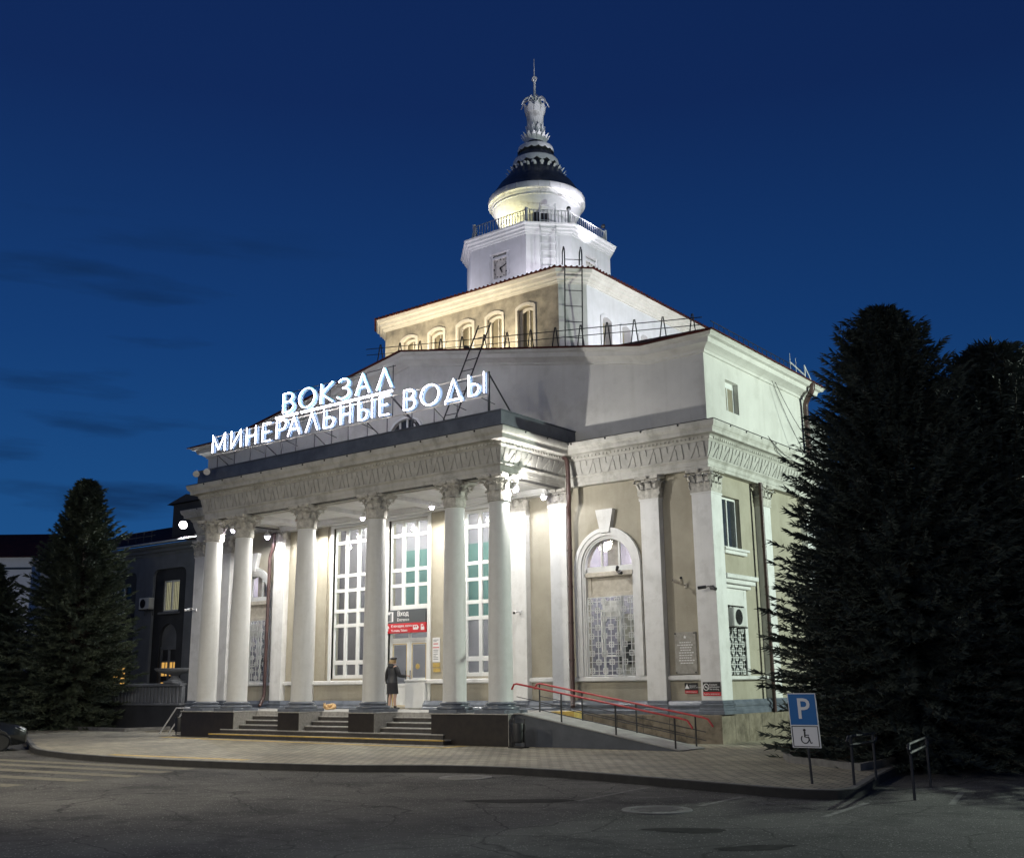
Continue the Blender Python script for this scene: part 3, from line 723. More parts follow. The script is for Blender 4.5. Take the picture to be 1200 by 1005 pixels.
# stone plinth, base moulding, sill band
for s in (1,-1):
    pth = [(7.3,.08),(12.38,.08),(12.38,16)] if s > 0 else [(-12.38,9),(-12.38,.08),(-7.3,.08)]
    mb = MB(); mb.sweep([(-.3,-.05),(.22,-.05),(.22,.78),(.19,.80),(-.3,.80)], pth); o = mb.build('stone_plinth', 'stone', ST)
    if s > 0:
        j = MB()
        for x in (8.2,9.1,10.0,10.9,11.75): j.box(x-.006,x+.006,-.1415,-.10,.02,.77)
        for y in (.7,1.6,2.5,3.4): j.box(12.58,12.6015,y-.006,y+.006,.02,.77)
        j.build('plinth_joints', 'black', o)
    mb = MB(); mb.sweep([(-.1,.801),(.16,.801),(.16,.90),(.13,.93),(.09,.96),(.09,1.0),(.12,1.02),(.125,1.07),(.10,1.10),(.04,1.16),(.03,1.195),(-.1,1.195)], pth); mb.build('base_moulding', 'basepaint', ST, smooth=40)
mb = MB(); mb.sweep([(-.1,.901),(.16,.901),(.16,.95),(.13,.97),(.11,1.0),(.12,1.03),(.10,1.09),(.04,1.16),(.03,1.195),(-.1,1.195)], [(-6.6,.08),(-.99,.08)]); mb.sweep([(-.1,.901),(.16,.901),(.16,.95),(.13,.97),(.11,1.0),(.12,1.03),(.10,1.09),(.04,1.16),(.03,1.195),(-.1,1.195)], [(1.0,.08),(6.6,.08)]); mb.build('base_moulding', 'basepaint', ST, smooth=40)
mb = MB()
sillp = lambda a, b, y=.25: mb.sweep([(-.05,1.77),(.10,1.77),(.135,1.80),(.135,1.90),(.11,1.92),(-.05,1.925)], [(a,y),(b,y)])
for a, b in ((-6.6,-5.6),(-4.94,-1.0),(1.0,4.94),(5.6,6.6),(7.28,10.10),(10.78,11.91),(-10.10,-7.28),(-11.91,-10.78)): sillp(a,b)
mb.sweep([(-.05,1.77),(.10,1.77),(.13,1.80),(.13,1.88),(-.05,1.895)], [(WX,.70),(WX,3.60)])
mb.build('sill_band', 'white', ST)
# raised edge bands of stucco beside the portico pilasters
for x0, x1 in ((-4.72,-4.30),(4.30,4.72)): mb = MB(); mb.bbox(x0,x1,.19,.26,1.93,7.86,.01); mb.build('wall_strip', 'stucco', ST)

# tall portico windows: frame bars and panes
rows = [(7.22,7.64),(5.94,7.11),(5.37,5.82),(4.59,5.25),(4.04,4.46),(2.67,3.91),(2.13,2.51)]
def tall_window(cx, rws, zb, zt):
    fr = MB(); pn = MB(); y0, y1 = .33, .42
    xs = [cx-.98,cx-.91,cx-.405,cx-.255,cx+.255,cx+.405,cx+.91,cx+.98]
    for a, b in ((xs[0],xs[1]),(xs[2],xs[3]),(xs[4],xs[5]),(xs[6],xs[7])): fr.bbox(a,b,y0,y1,zb,zt,.008)
    for a, b in ((xs[1],xs[2]),(xs[3],xs[4]),(xs[5],xs[6])):
        zz = [zt]+[q for rr in rws for q in (rr[1],rr[0])]+[zb]
        for k in range(0,len(zz),2): fr.bbox(a-.002,b+.002,y0+.004,y1-.004,zz[k+1],zz[k],.006)
    pn.add([(cx-.95,.38,zb),(cx+.95,.38,zb),(cx+.95,.38,zt),(cx-.95,.38,zt)], [(0,1,2,3)])
    w = fr.build('tall_window', 'frame', ST); pn.build('pane', 'glass', w, fix=False)
    su = MB()                                    # projecting white surround
    for a, b in ((cx-1.13,cx-.98),(cx+.98,cx+1.13)): su.bbox(a,b,.20,.36,1.93 if zb < 3 else .95,7.80,.01)
    su.bbox(cx-1.129,cx+1.129,.201,.36,7.752,7.858,.01); su.build('surround', 'frame', w)
    return w
tall_window(-3.02, rows, 2.0, 7.75); tall_window(3.02, rows, 2.0, 7.75)
tall_window(0, rows[:4], 4.46, 7.75)
# door set
dm = MB()
for a, b in ((-.98,-.90),(-.04,.04),(.90,.98)): dm.bbox(a,b,.33,.43,.91,4.46,.008)
for za, zb_ in ((3.28,3.40),(3.58,4.459)): dm.bbox(-.9,.9,.334,.426,za,zb_,.006)
DO = dm.build('door_frame', 'frame', ST)
dg_ = MB(); dg_.add([(-.9,.38,3.4),(.9,.38,3.4),(.9,.38,3.58),(-.9,.38,3.58)], [(0,1,2,3)]); dg_.build('pane', 'glass', DO, fix=False)
def door_leaf(x0, x1, y, low):
    d = MB(); w = .09
    d.bbox(x0,x0+w,y,y+.06,.93,3.27,.006); d.bbox(x1-w,x1,y,y+.06,.93,3.27,.006); d.bbox(x0+w,x1-w,y+.002,y+.058,3.16,3.27,.006); d.bbox(x0+w,x1-w,y+.002,y+.058,low-.06,low+.04,.006); d.bbox(x0+w,x1-w,y+.002,y+.058,.93,1.04,.006)
    L_ = d.build('door', 'frame', ST)
    p = MB(); p.box(x0+w,x1-w,y+.018,y+.04,1.04,low-.06); p.build('kick_panel', 'frame', L_)
    p = MB(); p.add([(x0+w,y+.03,low),(x1-w,y+.03,low),(x1-w,y+.03,3.16),(x0+w,y+.03,3.16)], [(0,1,2,3)]); p.build('pane', 'glass', L_, fix=False)
    p = MB()
    for a, b, c, e in ((x0+.075,x0+.10,1.0,3.2),(x1-.10,x1-.075,1.0,3.2)): p.box(a,b,y-.004,y+.01,c,e)
    for c in (1.0,3.18): p.box(x0+.10,x1-.10,y-.004,y+.01,c,c+.025)
    p.build('edge_tape', 'yellow', L_)
    h = MB(); h.tube([(x0+.06 if low > 1.9 else x1-.06,y-.06,1.75),(x0+.06 if low > 1.9 else x1-.06,y-.06,2.25)], .016, 8); h.build('handle', 'steel', L_)
    return L_
door_leaf(-.90,-.045,.345,1.75); DR = door_leaf(.045,.90,.345,1.95)
p = MB(); p.lathe([(.0,0),(.10,0),(.10,.004),(0,.004)], n=20)
o = p.build('yellow_disc', 'yellow', DR); o.location = (.40,.362,2.38); o.rotation_euler = (pi/2,0,0); o.matrix_parent_inverse = Matrix()
# low white radiator-like cabinet leaf beside the door
p = MB(); p.bbox(.06,1.0,.06,.20,.93,1.86,.02); p.bbox(.03,1.03,.05,.24,1.86,1.93,.01); p.build('door_panel', 'frame', ST)

# arched side windows
def arched_window(cx, rich):
    su = MB()
    def ring(hw0, hw1, y0, y1, zbase):
        n = 28; pin = [(cx-hw0,zbase)]+[(cx-hw0*cos(pi*i/n),ASP+hw0*sin(pi*i/n)) for i in range(n+1)]+[(cx+hw0,zbase)]
        pout = [(cx-hw1,zbase)]+[(cx-hw1*cos(pi*i/n),ASP+hw1*sin(pi*i/n)) for i in range(n+1)]+[(cx+hw1,zbase)]
        m_ = len(pin); vs = [(a,y0,b) for a,b in pin]+[(a,y0,b) for a,b in pout]+[(a,y1,b) for a,b in pin]+[(a,y1,b) for a,b in pout]; fs = []
        for i in range(m_-1): fs += [(i,i+1,m_+i+1,m_+i),(i,2*m_+i,2*m_+i+1,i+1),(m_+i,m_+i+1,3*m_+i+1,3*m_+i)]
        fs += [(0,m_,3*m_,2*m_),(m_-1,2*m_-1,4*m_-1,3*m_-1)]
        su.add(vs, fs)
    ring(.93,1.22,.19,.27,1.93); ring(.99,1.16,.13,.195,1.93); ring(1.12,1.24,.10,.2,1.93); ring(.88,.94,.22,.34,1.93)
    w = su.build('arched_window', 'white', ST, smooth=35)
    fr = MB(); y0, y1 = .36, .43
    fr.bbox(cx-.94,cx+.94,y0-.02,y1,5.18,5.36,.01)
    for dx in (-.33,.33): fr.bbox(cx+dx-.035,cx+dx+.035,y0,y1,5.36,6.22,.008)
    fr.build('frame', 'frame', w)
    tr = MB(); tr.bbox(cx-.94,cx+.94,.22,.40,5.02,5.175,.02); tr.bbox(cx-.90,cx-.74,.34,.42,4.40,5.02,.008); tr.bbox(cx+.74,cx+.90,.34,.42,4.40,5.02,.008); tr.bbox(cx-.74,cx+.74,.342,.42,4.40,4.52,.008); tr.bbox(cx-.74,cx+.74,.38,.41,4.52,5.02,.004)
    tr.build('transom_panel', 'curtain', w)
    ln_ = MB(); n = 20; ln_.add([(cx-.93,.40,5.34),(cx+.93,.40,5.34)]+[(cx+.93*cos(pi*i/n),.40,ASP+.93*sin(pi*i/n)) for i in range(n+1)], [tuple(range(n+3))]); ln_.build('pane', 'glasslun', w, fix=False)
    lp = MB(); lp.add([(cx-.92,.42,1.9),(cx+.92,.42,1.9),(cx+.92,.42,4.4),(cx-.92,.42,4.4)], [(0,1,2,3)]); lp.build('pane', 'glass', w, fix=False)
    fr2 = MB()
    for dx in (-.33,.33): fr2.bbox(cx+dx-.03,cx+dx+.03,.37,.44,1.93,4.4,.006)
    fr2.bbox(cx-.30,cx+.30,.372,.438,3.75,4.25,.006); fr2.build('frame', 'frame', w)
    gr = MB(); yg = .27; b = .012
    bar = lambda x0,x1,z0,z1: gr.box(cx+x0,cx+x1,yg-.012,yg+.012,z0,z1)
    x0, x1, z0, z1 = -.86,.86,1.96,4.38
    for a in (x0,x1): bar(a-b,a+b,z0,z1)
    for a in (z0,z1): bar(x0,x1,a-b,a+b)
    ncx, ncz = 7, 9
    for i in range(ncx):
        xx = x0+(x1-x0)*(i+.5)/ncx
        bar(xx-.009,xx+.009,z0,z1)
    for j in range(ncz):
        zz = z0+(z1-z0)*(j+.5)/ncz
        bar(x0,x1,zz-.009,zz+.009)
    for i in range(ncx):
        for j in range(ncz):
            if (i+j) % 2: continue
            xx = x0+(x1-x0)*(i+.5)/ncx; zz = z0+(z1-z0)*(j+.5)/ncz; q = .075
            for a in (-q,q): bar(xx+a-b,xx+a+b,zz-q-b,zz+q+b); bar(xx-q,xx+q,zz+a-b,zz+a+b)
    for q in (-.34,.34): bar(q-.026,q+.026,2.55,3.95)
    for q in (2.55,3.95): bar(-.36,.36,q-.026,q+.026)
    gr.build('grille', 'frame', w)
    ks = MB(); ks.prism([(cx-.16,6.40),(cx+.16,6.40),(cx+.33,7.15),(cx-.33,7.15)], lambda u_,v_,d: (u_,d,v_), .06, .27); ks.build('keystone', 'white', w)
    return w
arched_window(-AC, True); arched_window(AC, True)

# rooms behind the glass
def room(x0, x1, y0, y1, z0, z1, teal):
    mb = MB(); vs = [(x0,y0,z0),(x1,y0,z0),(x1,y1,z0),(x0,y1,z0),(x0,y0,z1),(x1,y0,z1),(x1,y1,z1),(x0,y1,z1)]
    mb.add(vs, [(0,1,2,3),(7,6,5,4),(1,5,6,2),(2,6,7,3),(3,7,4,0)])
    o = mb.build('interior', 'greywall', ST, fix=False)
    t = MB()
    for (a, b, c, d_) in teal: t.box(a,b,y1-.06,y1-.01,c,d_)
    if teal: t.build('wall_panel', 'tealwall', o)
    return o
RM = room(-8.5,4.6,.62,4.2,.91,8.6,[(-4.0,1.1,4.3,7.2)])
p = MB()
for x in (-6,-3.5,-1.2,1.2,3.5):
    for y in (1.4,2.8): p.box(x-.6,x+.6,y,y+.25,8.50,8.56)
p.build('ceiling_light', emit('hall_ceiling_light', (1,.97,.93), 80), RM)
p = MB()
for x in (-5.2,-.9): p.box(x-.22,x+.22,3.3,3.7,.92,8.5)
p.build('inner_pier', 'greywall', RM)
for s in (-1,1):
    rr = room(s*AC-1.6,s*AC+1.6,.62,3.2,1.3,6.8,[(s*AC-.1,s*AC+1.5,4.2,6.7)])
    p = MB(); p.box(s*AC-.26,s*AC+.22,.62,.66,5.3,6.4); p.box(s*AC-.5,s*AC+.1,1.4,1.6,1.6,3.9); p.build('curtain', 'curtain', rr)
    p = MB(); p.box(s*AC-.18,s*AC+.2,.9,1.2,2.3,3.0); p.build('ticket_machine', 'signblack', rr)
    p = MB(); p.box(s*AC-.5,s*AC+.5,1.8,2.1,6.70,6.75); p.build('ceiling_light', emit('side_room_light', (1,.95,.99), 190), rr)

# right side windows
mb = MB()
for a, b in ((1.24,1.30),(1.84,1.90),(2.44,2.50)): mb.bbox(WX-.22,WX-.14,a,b,5.76,7.36,.006)
for a, b in ((5.76,5.83),(7.29,7.36)): mb.bbox(WX-.218,WX-.142,1.30,2.44,a,b,.006)
w = mb.build('side_window', 'frame', ST); mb = MB(); mb.box(WX-.19,WX-.17,1.26,2.48,5.78,7.34); mb.build('pane', 'greywindow', w)
mb = MB(); mb.bbox(WX-.1,WX+.17,1.06,2.72,5.66,5.74,.01); mb.bbox(WX-.1,WX+.11,1.14,2.64,5.55,5.66,.01); mb.build('sill', 'white', w)
mb = MB()
for a, b in ((1.17,1.25),(1.72,1.78),(2.25,2.33)): mb.bbox(WX-.20,WX-.12,a,b,1.90,3.98,.006)
w = mb.build('side_window', 'frame', ST); mb = MB(); mb.box(WX-.18,WX-.16,1.2,2.3,1.9,3.97); mb.build('pane', 'greywindow', w)
mb = MB(); mb.bbox(WX-.1,WX+.04,.98,1.17,1.90,4.5,.008); mb.bbox(WX-.1,WX+.04,2.33,2.52,1.90,4.5,.008); mb.bbox(WX-.1,WX+.035,1.17,2.33,3.98,4.5,.008)
mb.bbox(WX-.05,WX+.12,.86,2.72,4.50,4.62,.015); mb.bbox(WX-.05,WX+.24,.80,2.84,4.62,4.76,.02); mb.bbox(WX-.05,WX+.32,.74,2.92,4.76,4.90,.02); mb.build('surround', 'white', w)
mb = MB(); xg = WX-.03
for i in range(5):
    yy = 1.17+1.16*(i+.5)/5; mb.box(xg-.01,xg+.01,yy-.009,yy+.009,1.92,3.95)
for j in range(10):
    zz = 1.92+2.03*(j+.5)/10; mb.box(xg-.01,xg+.01,1.18,2.32,zz-.009,zz+.009)
for i in range(5):
    for j in range(10):
        if (i+j) % 2: continue
        yy = 1.17+1.16*(i+.5)/5; zz = 1.92+2.03*(j+.5)/10; q = .075
        for a in (-q,q): mb.box(xg-.012,xg+.012,yy+a-.014,yy+a+.014,zz-q,zz+q); mb.box(xg-.012,xg+.012,yy-q,yy+q,zz+a-.014,zz+a+.014)
mb.build('grille', 'frame', w)

# ------------------------------------------------------------------ attic storey with low pediment
XA, YA, OAT = 12.426, .305, .642
ZAT, ZAP, XB = 12.203, 14.141, 10.495
mb = MB(); lun = [(-1.1,10.2),(.62,10.2)] + [(-.24+.86*cos(pi*i/14),11.05+.62*sin(pi*i/14)) for i in range(15)]
mb.wall([(-XA,9.0),(XA,9.0),(XA,ZAT-.36),(XB,ZAT-.36),(0,ZAP-.36),(-XB,ZAT-.36),(-XA,ZAT-.36)], [lun], FRONT(YA), .3)
mb.build('attic_wall', 'attic', ST)
mb = MB(); mb.wall(rect(YA,8.15,9.0,ZAT-.2), [rect(1.70,2.62,10.13,11.17)], RIGHT(XA), .28)
mb.add([(XA,8.15,9),(XA,8.15,ZAT-.2),(9.8,8.15,ZAT-.2),(9.8,8.15,9)], [(0,1,2,3)])
mb.build('attic_side_wall', 'attic', ST); mb = MB(); mb.wall(rect(YA,8.15,9.0,ZAT-.2), [], lambda u_,v_,d: (-XA+d,u_,v_), .28)
mb.add([(-XA,8.15,9),(-XA,8.15,ZAT-.2),(-9.8,8.15,ZAT-.2),(-9.8,8.15,9)], [(0,1,2,3)])
mb.build('attic_side_wall', 'attic', ST); mb = MB(); mb.add([(9.8,8.15,9),(9.8,17,9),(9.8,17,ZAT+.6),(9.8,8.15,ZAT+.6)], [(0,1,2,3)])
mb.build('attic_side_wall', 'attic', ST)
lw = MB()
for i in range(15): pass
ring_in = [(-.24+.80*cos(pi*i/14),11.05+.56*sin(pi*i/14)) for i in range(15)]; ring_out = [(-.24+.90*cos(pi*i/14),11.05+.66*sin(pi*i/14)) for i in range(15)]
for i in range(14): lw.prism([ring_in[i],ring_in[i+1],ring_out[i+1],ring_out[i]], lambda u_,v_,d: (u_,d,v_), .25, .45)
for x in (-.62,-.24,.14): lw.box(x-.03,x+.03,.34,.42,10.2,11.6)
lw.box(-1.08,.6,.342,.418,11.0,11.06)
w = lw.build('lunette_window', 'frame', ST); p = MB(); p.box(-1.08,.6,.40,.41,10.2,11.62); p.build('pane', 'greywindow', w)
mb = MB()
for a, b in ((1.70,1.77),(2.13,2.18),(2.55,2.62)): mb.bbox(XA-.24,XA-.17,a,b,10.13,11.17,.006)
for a, b in ((10.13,10.19),(10.98,11.17)): mb.bbox(XA-.238,XA-.172,1.77,2.55,a,b,.006)
w = mb.build('attic_window', 'frame', ST); p = MB(); p.box(XA-.21,XA-.19,1.72,2.6,10.15,11.15); p.build('pane', 'blind', w)
# cornice following the pediment outline
cprof = [(-.02,-.48),(.06,-.47),(.09,-.40),(.14,-.38),(.22,-.31),(.36,-.27),(.38,-.20),(.40,-.13),(.52,-.11),(.58,-.04),(OAT,-.01),(OAT,.0)]
mb = MB(); line = [(-XA,ZAT,-1),(-XB,ZAT,0),(0,ZAP,0),(XB,ZAT,0),(XA,ZAT,1)]; vs = []; n = len(cprof)
for (x, z, sgn) in line:
    for (o, dz) in cprof: vs.append((x+sgn*o, YA-o, z+dz))
fs = [(i*n+k,(i+1)*n+k,(i+1)*n+k+1,i*n+k+1) for i in range(4) for k in range(n-1)]
mb.add(vs, fs)
for sgn in (-1,1):
    vs = [(sgn*(XA+o),YA-o,ZAT+dz) for o,dz in cprof]+[(sgn*(XA+o),8.15+o,ZAT+dz) for o,dz in cprof]+[(sgn*9.8,8.15+o,ZAT+dz) for o,dz in cprof]
    mb.add(vs, [(k,k+1,n+k+1,n+k) for k in range(n-1)]+[(n+k,n+k+1,2*n+k+1,2*n+k) for k in range(n-1)])
AC_ = mb.build('attic_cornice', 'attic', ST, smooth=35)
# roof of the attic storey
e = OAT+.05; z0 = ZAT+.02; T3A, T3C, T3Y = 4.67, .80, 3.6; TB = 13.8; TZ = 14.2
v = [(-XA-e,YA-e,z0),(-XB,YA-e,z0),(0,YA-e,ZAP+.02),(XB,YA-e,z0),(XA+e,YA-e,z0),(XA+e,8.15+e,z0),(9.9,8.15+e,z0),(9.9,17,z0+.4),(-9.9,17,z0+.4),(-9.9,8.15+e,z0),(-XA-e,8.15+e,z0),
     (-T3A-T3C-.1,T3Y+T3C,TZ),(-T3A,T3Y-.1,TZ+.1),(T3A,T3Y-.1,TZ+.1),(T3A+T3C+.1,T3Y+T3C,TZ),(T3A+T3C+.1,TB,TZ),(-T3A-T3C-.1,TB,TZ)]
f = [(3,4,14),(2,3,14,13),(2,13,12),(1,2,12,11),(0,1,11),(4,5,15,14),(5,6,15),(6,7,15),(0,11,16,10),(10,16,9),(9,16,8),(7,8,16,15),(11,12,13,14,15,16)]
mb = MB(); mb.add(v, f)
edge = [0,1,2,3,4,5]
for i in range(5):
    a, b = v[edge[i]], v[edge[i+1]]; mb.add([a,b,(b[0],b[1],b[2]-.05),(a[0],a[1],a[2]-.05)], [(0,1,2,3)])
mb.add([(x,y,z-.05) for x,y,z in [v[0],v[1],v[2],v[3],v[4],(XA,YA,z0),(XB,YA,z0),(0,YA,ZAP+.02),(-XB,YA,z0),(-XA,YA,z0)]], [(0,1,8,9),(1,2,7,8),(2,3,6,7),(3,4,5,6)])
mb.build('attic_roof', 'roofmetal', ST)

# snow guard rail along the roof edge
gt = empty('roof_snow_guard', 'dark iron snow guard rail on A-shaped brackets along the attic roof edge', 'roof railing', (6,.8,13))
zr = lambda x: 13.76-.133*(x-5.3)
mb = MB(); mb.tube([(-3,.8,zr(-3)+.22),(12.2,.8,zr(12.2)+.22)], .016, 6); mb.tube([(-3,.84,zr(-3)-.02),(12.2,.84,zr(12.2)-.02)], .014, 6)
for k in range(20): mb.tube([(12.4,1.2+k*.36,12.95),(12.4,1.2+k*.36,12.55)], .010, 5)
mb.tube([(12.4,1.0,12.95),(12.4,8.2,12.95)], .014, 6); mb.build('rail', 'darkmetal', gt)
for k in range(14):
    x = -2.2+k*1.08; p = MB(); z = zr(x)
    p.tube([(x-.10,.72,z-.55),(x,.8,z+.36),(x+.04,.8,z+.36),(x+.07,.95,z-.55)], .022, 6); p.build('bracket', 'darkmetal', gt)

# ------------------------------------------------------------------ upper tier
T3Z0, T3Z1 = 13.4, 17.0
YBK = 13.8
wc = [-3.22,-1.64,-.06,1.50,3.08]
mb = MB(); mb.wall(rect(-T3A,T3A,T3Z0,T3Z1+.1), [segarch(c,.40,14.3,16.20,.16) for c in wc], FRONT(T3Y), .36); mb.build('tier_front_wall', 'cream', ST)
mb = MB(); XR = T3A+T3C; Y4 = T3Y+T3C
sw = [5.75,7.2,8.65,10.1]
mb.wall(rect(Y4,YBK,T3Z0,T3Z1+.1), [segarch(c,.34,14.3,15.75,.14) for c in sw], RIGHT(XR), .36)
mb.wall(rect(Y4,YBK,T3Z0,T3Z1+.1), [], lambda u_,v_,d: (-XR+d,u_,v_), .3)
mb.add([(-XR,YBK,T3Z0),(XR,YBK,T3Z0),(XR,YBK,T3Z1),(-XR,YBK,T3Z1)], [(0,1,2,3)])
mb.build('tier_side_wall', 'tower', ST)
for s in (-1,1): mb = MB(); mb.add([(s*T3A,T3Y,T3Z0),(s*XR,Y4,T3Z0),(s*XR,Y4,T3Z1+.1),(s*T3A,T3Y,T3Z1+.1)], [(0,1,2,3)]); mb.build('tier_corner_wall', 'attic', ST)
def seg_ring(mb, cx, hw0, hw1, zs, rise, zb, fn, d0, d1, n=8):
    a = [(cx-hw0,zb)]+[(cx-hw0*(1-2*i/n),zs+rise*(1-(1-2*i/n)**2)) for i in range(n+1)]+[(cx+hw0,zb)]
    b = [(cx-hw1,zb)]+[(cx-hw1*(1-2*i/n),zs+(hw1-hw0)+rise*(1-(1-2*i/n)**2)) for i in range(n+1)]+[(cx+hw1,zb)]
    for i in range(len(a)-1): mb.prism([a[i],a[i+1],b[i+1],b[i]], fn, d0, d1)
for c in wc:
    mb = MB(); seg_ring(mb,c,.39,.50,16.20,.16,14.2,FRONT(T3Y),-.05,.05); seg_ring(mb,c,.30,.41,16.08,.12,14.2,FRONT(T3Y),.16,.22)
    w = mb.build('tier_window', 'creamtrim', ST)
    p = MB(); p.add([(c-.40,T3Y+.30,14.2),(c+.40,T3Y+.30,14.2),(c+.40,T3Y+.30,16.4),(c-.40,T3Y+.30,16.4)], [(0,1,2,3)]); p.build('pane', 'blind', w, fix=False)
    p = MB(); p.box(c-.02,c+.02,T3Y+.25,T3Y+.295,14.2,16.2); p.build('mullion', 'creamtrim', w)
for c in sw:
    mb = MB(); seg_ring(mb,c,.33,.44,15.75,.14,14.2,RIGHT(XR),-.05,.05); w = mb.build('tier_window', 'tower', ST)
    p = MB(); p.add([(XR-.30,c-.36,14.2),(XR-.30,c+.36,14.2),(XR-.30,c+.36,15.95),(XR-.30,c-.36,15.95)], [(0,1,2,3)]); p.build('pane', 'blind', w, fix=False)
    p = MB(); p.box(XR-.295,XR-.25,c-.02,c+.02,14.2,15.9); p.build('mullion', 'frame', w)
tp = [(-XR,YBK),(-XR,Y4),(-T3A,T3Y),(T3A,T3Y),(XR,Y4),(XR,YBK)]
mb = MB(); mb.sweep([(-.2,16.90),(.05,16.90),(.07,16.96),(.12,16.98),(.14,17.06),(.24,17.10),(.26,17.16),(.28,17.22),(.36,17.25),(.40,17.33),(.42,17.40),(-.2,17.42)], tp); mb.build('tier_cornice', 'creamtrim', ST, smooth=35)
# tiled low roof with scalloped eave
TYC = 8.7
ev = .50; ring0 = [(-XR-ev,YBK+ev,17.42),(-XR-ev,Y4-ev*.41,17.42),(-T3A-ev*.41,T3Y-ev,17.42),(T3A+ev*.41,T3Y-ev,17.42),(XR+ev,Y4-ev*.41,17.42),(XR+ev,YBK+ev,17.42)]
ring1 = [(-2.8,11.5,17.95),(-2.8,7.3,17.95),(-1.5,5.85,17.95),(1.5,5.85,17.95),(2.8,7.3,17.95),(2.8,11.5,17.95)]
mb = MB(); mb.add(ring0+ring1, [(i,(i+1)%6,(i+1)%6+6,i+6) for i in range(6)])
mb.add([(x,y,z-.04) for x,y,z in ring0]+[(x*.93,TYC+(y-TYC)*.93,z-.015) for x,y,z in ring0], [(i,(i+1)%6,(i+1)%6+6,i+6) for i in range(6)])
mb.add(ring0+[(x,y,z-.04) for x,y,z in ring0], [(i,(i+1)%6,(i+1)%6+6,i+6) for i in range(6)])
def tiles(p0, p1, q0, q1, step):
    p0, p1, q0, q1 = map(Vector,(p0,p1,q0,q1)); k = int((p1-p0).length/step)
    for i in range(k+1):
        t = i/k; a = p0.lerp(p1,t); b = q0.lerp(q1,t); mb.tube([a+Vector((0,0,.005)), a.lerp(b,.45)+Vector((0,0,.01))], .05, 6)
tiles(ring0[2],ring0[3],ring1[2],ring1[3],.22); tiles(ring0[4],ring0[5],ring1[4],ring1[5],.22); tiles(ring0[3],ring0[4],ring1[3],ring1[4],.22)
mb.build('tier_roof', 'roofmetal', ST)

# ------------------------------------------------------------------ tower
OH, OW = 2.954, 1.538
octa = lambda o=0: [(-OH-o,TYC-OW-o*.414),(-OW-o*.414,TYC-OH-o),(OW+o*.414,TYC-OH-o),(OH+o,TYC-OW-o*.414),(OH+o,TYC+OW+o*.414),(OW+o*.414,TYC+OH+o),(-OW-o*.414,TYC+OH+o),(-OH-o,TYC+OW+o*.414)]
oc = octa(); mb = MB()
mb.wall(rect(-OW,OW,17.3,20.7), [rect(-.46,.62,18.66,20.10)], FRONT(TYC-OH), .22)
mb.wall(rect(TYC-OW,TYC+OW,17.3,20.7), [rect(TYC-.54,TYC+.54,18.66,20.10)], RIGHT(OH), .22)
for i in range(8):
    if i in (1,3): continue
    a, b = oc[i], oc[(i+1)%8]; mb.add([(a[0],a[1],17.3),(b[0],b[1],17.3),(b[0],b[1],20.7),(a[0],a[1],20.7)], [(0,1,2,3)])
TW = mb.build('tower_wall', 'tower', ST)
mb = MB(); mb.sweep([(-.4,20.60),(.04,20.60),(.06,20.68),(.11,20.70),(.13,20.80),(.20,20.84),(.22,20.93),(.28,20.97),(.30,21.04),(-.4,21.06)], oc, closed=True); mb.build('tower_cornice', 'tower', ST, smooth=35)
mb = MB(); mb.prism(octa(.05), lambda u_,v_,d: (u_,v_,d), 20.98, 21.10); mb.build('balcony_floor', 'darkmetal', ST)
# clocks
def clock(fn, cx, hour_on):
    fr = MB()
    for a, b, c, d in ((cx-.46,cx-.36,18.66,20.1),(cx+.44,cx+.60,18.66,20.1)): fr.prism(rect(a,b,c,d), fn, .04, .20)
    fr.prism(rect(cx-.36,cx+.44,18.66,18.94), fn, .05, .20); fr.prism(rect(cx-.36,cx+.44,19.86,19.95), fn, .05, .20)
    o = fr.build('clock', 'tower', ST)
    fc = MB(); fc.prism(rect(cx-.37,cx+.45,18.92,20.05), fn, .14, .21); fc.build('clock_face', 'clockface', o)
    c0 = (cx+.04,19.42)
    def hand(ang, l, w):
        hn = MB()
        d = (sin(ang),cos(ang)); nrm = (d[1],-d[0])
        hn.prism([(c0[0]-d[0]*.06-nrm[0]*w,c0[1]-d[1]*.06-nrm[1]*w),(c0[0]-d[0]*.06+nrm[0]*w,c0[1]-d[1]*.06+nrm[1]*w),(c0[0]+d[0]*l+nrm[0]*w*.6,c0[1]+d[1]*l+nrm[1]*w*.6),(c0[0]+d[0]*l-nrm[0]*w*.6,c0[1]+d[1]*l-nrm[1]*w*.6)], fn, .115, .13); hn.build('clock_hand', 'signblack', o)
    hand(radians(66),.36,.022); hand(radians(160),.24,.03)
    hn = MB()
    for k in range(12):
        a = k*pi/6; q = .36; w = .045 if k % 3 == 0 else .022
        x, z = c0[0]+q*sin(a), c0[1]+.42*cos(a); hn.prism(rect(x-w*.6,x+w*.6,z-w,z+w), fn, .12, .145)
    hn.build('hour_marks', 'signblack', o)
clock(FRONT(TYC-OH), 0, 5); clock(RIGHT(OH), TYC-.04, 5)
# balcony railing
mb = MB(); ro = octa(-.16)
for i in range(8):
    a = Vector((*ro[i],0)); b = Vector((*ro[(i+1)%8],0)); k = max(3,int((b-a).length/.15))
    for z in (21.18,21.80): mb.tube([(a.x,a.y,z),(b.x,b.y,z)], .022, 6)
    for j in range(1,k):
        p = a.lerp(b,j/k); mb.box(p.x-.012,p.x+.012,p.y-.012,p.y+.012,21.1,21.8)
RL = mb.build('balcony_railing', 'spire', ST)
for i in range(8):
    p = MB(); a = ro[i]; p.bbox(a[0]-.05,a[0]+.05,a[1]-.05,a[1]+.05,21.08,21.9,.008); p.build('post', 'spire', RL)
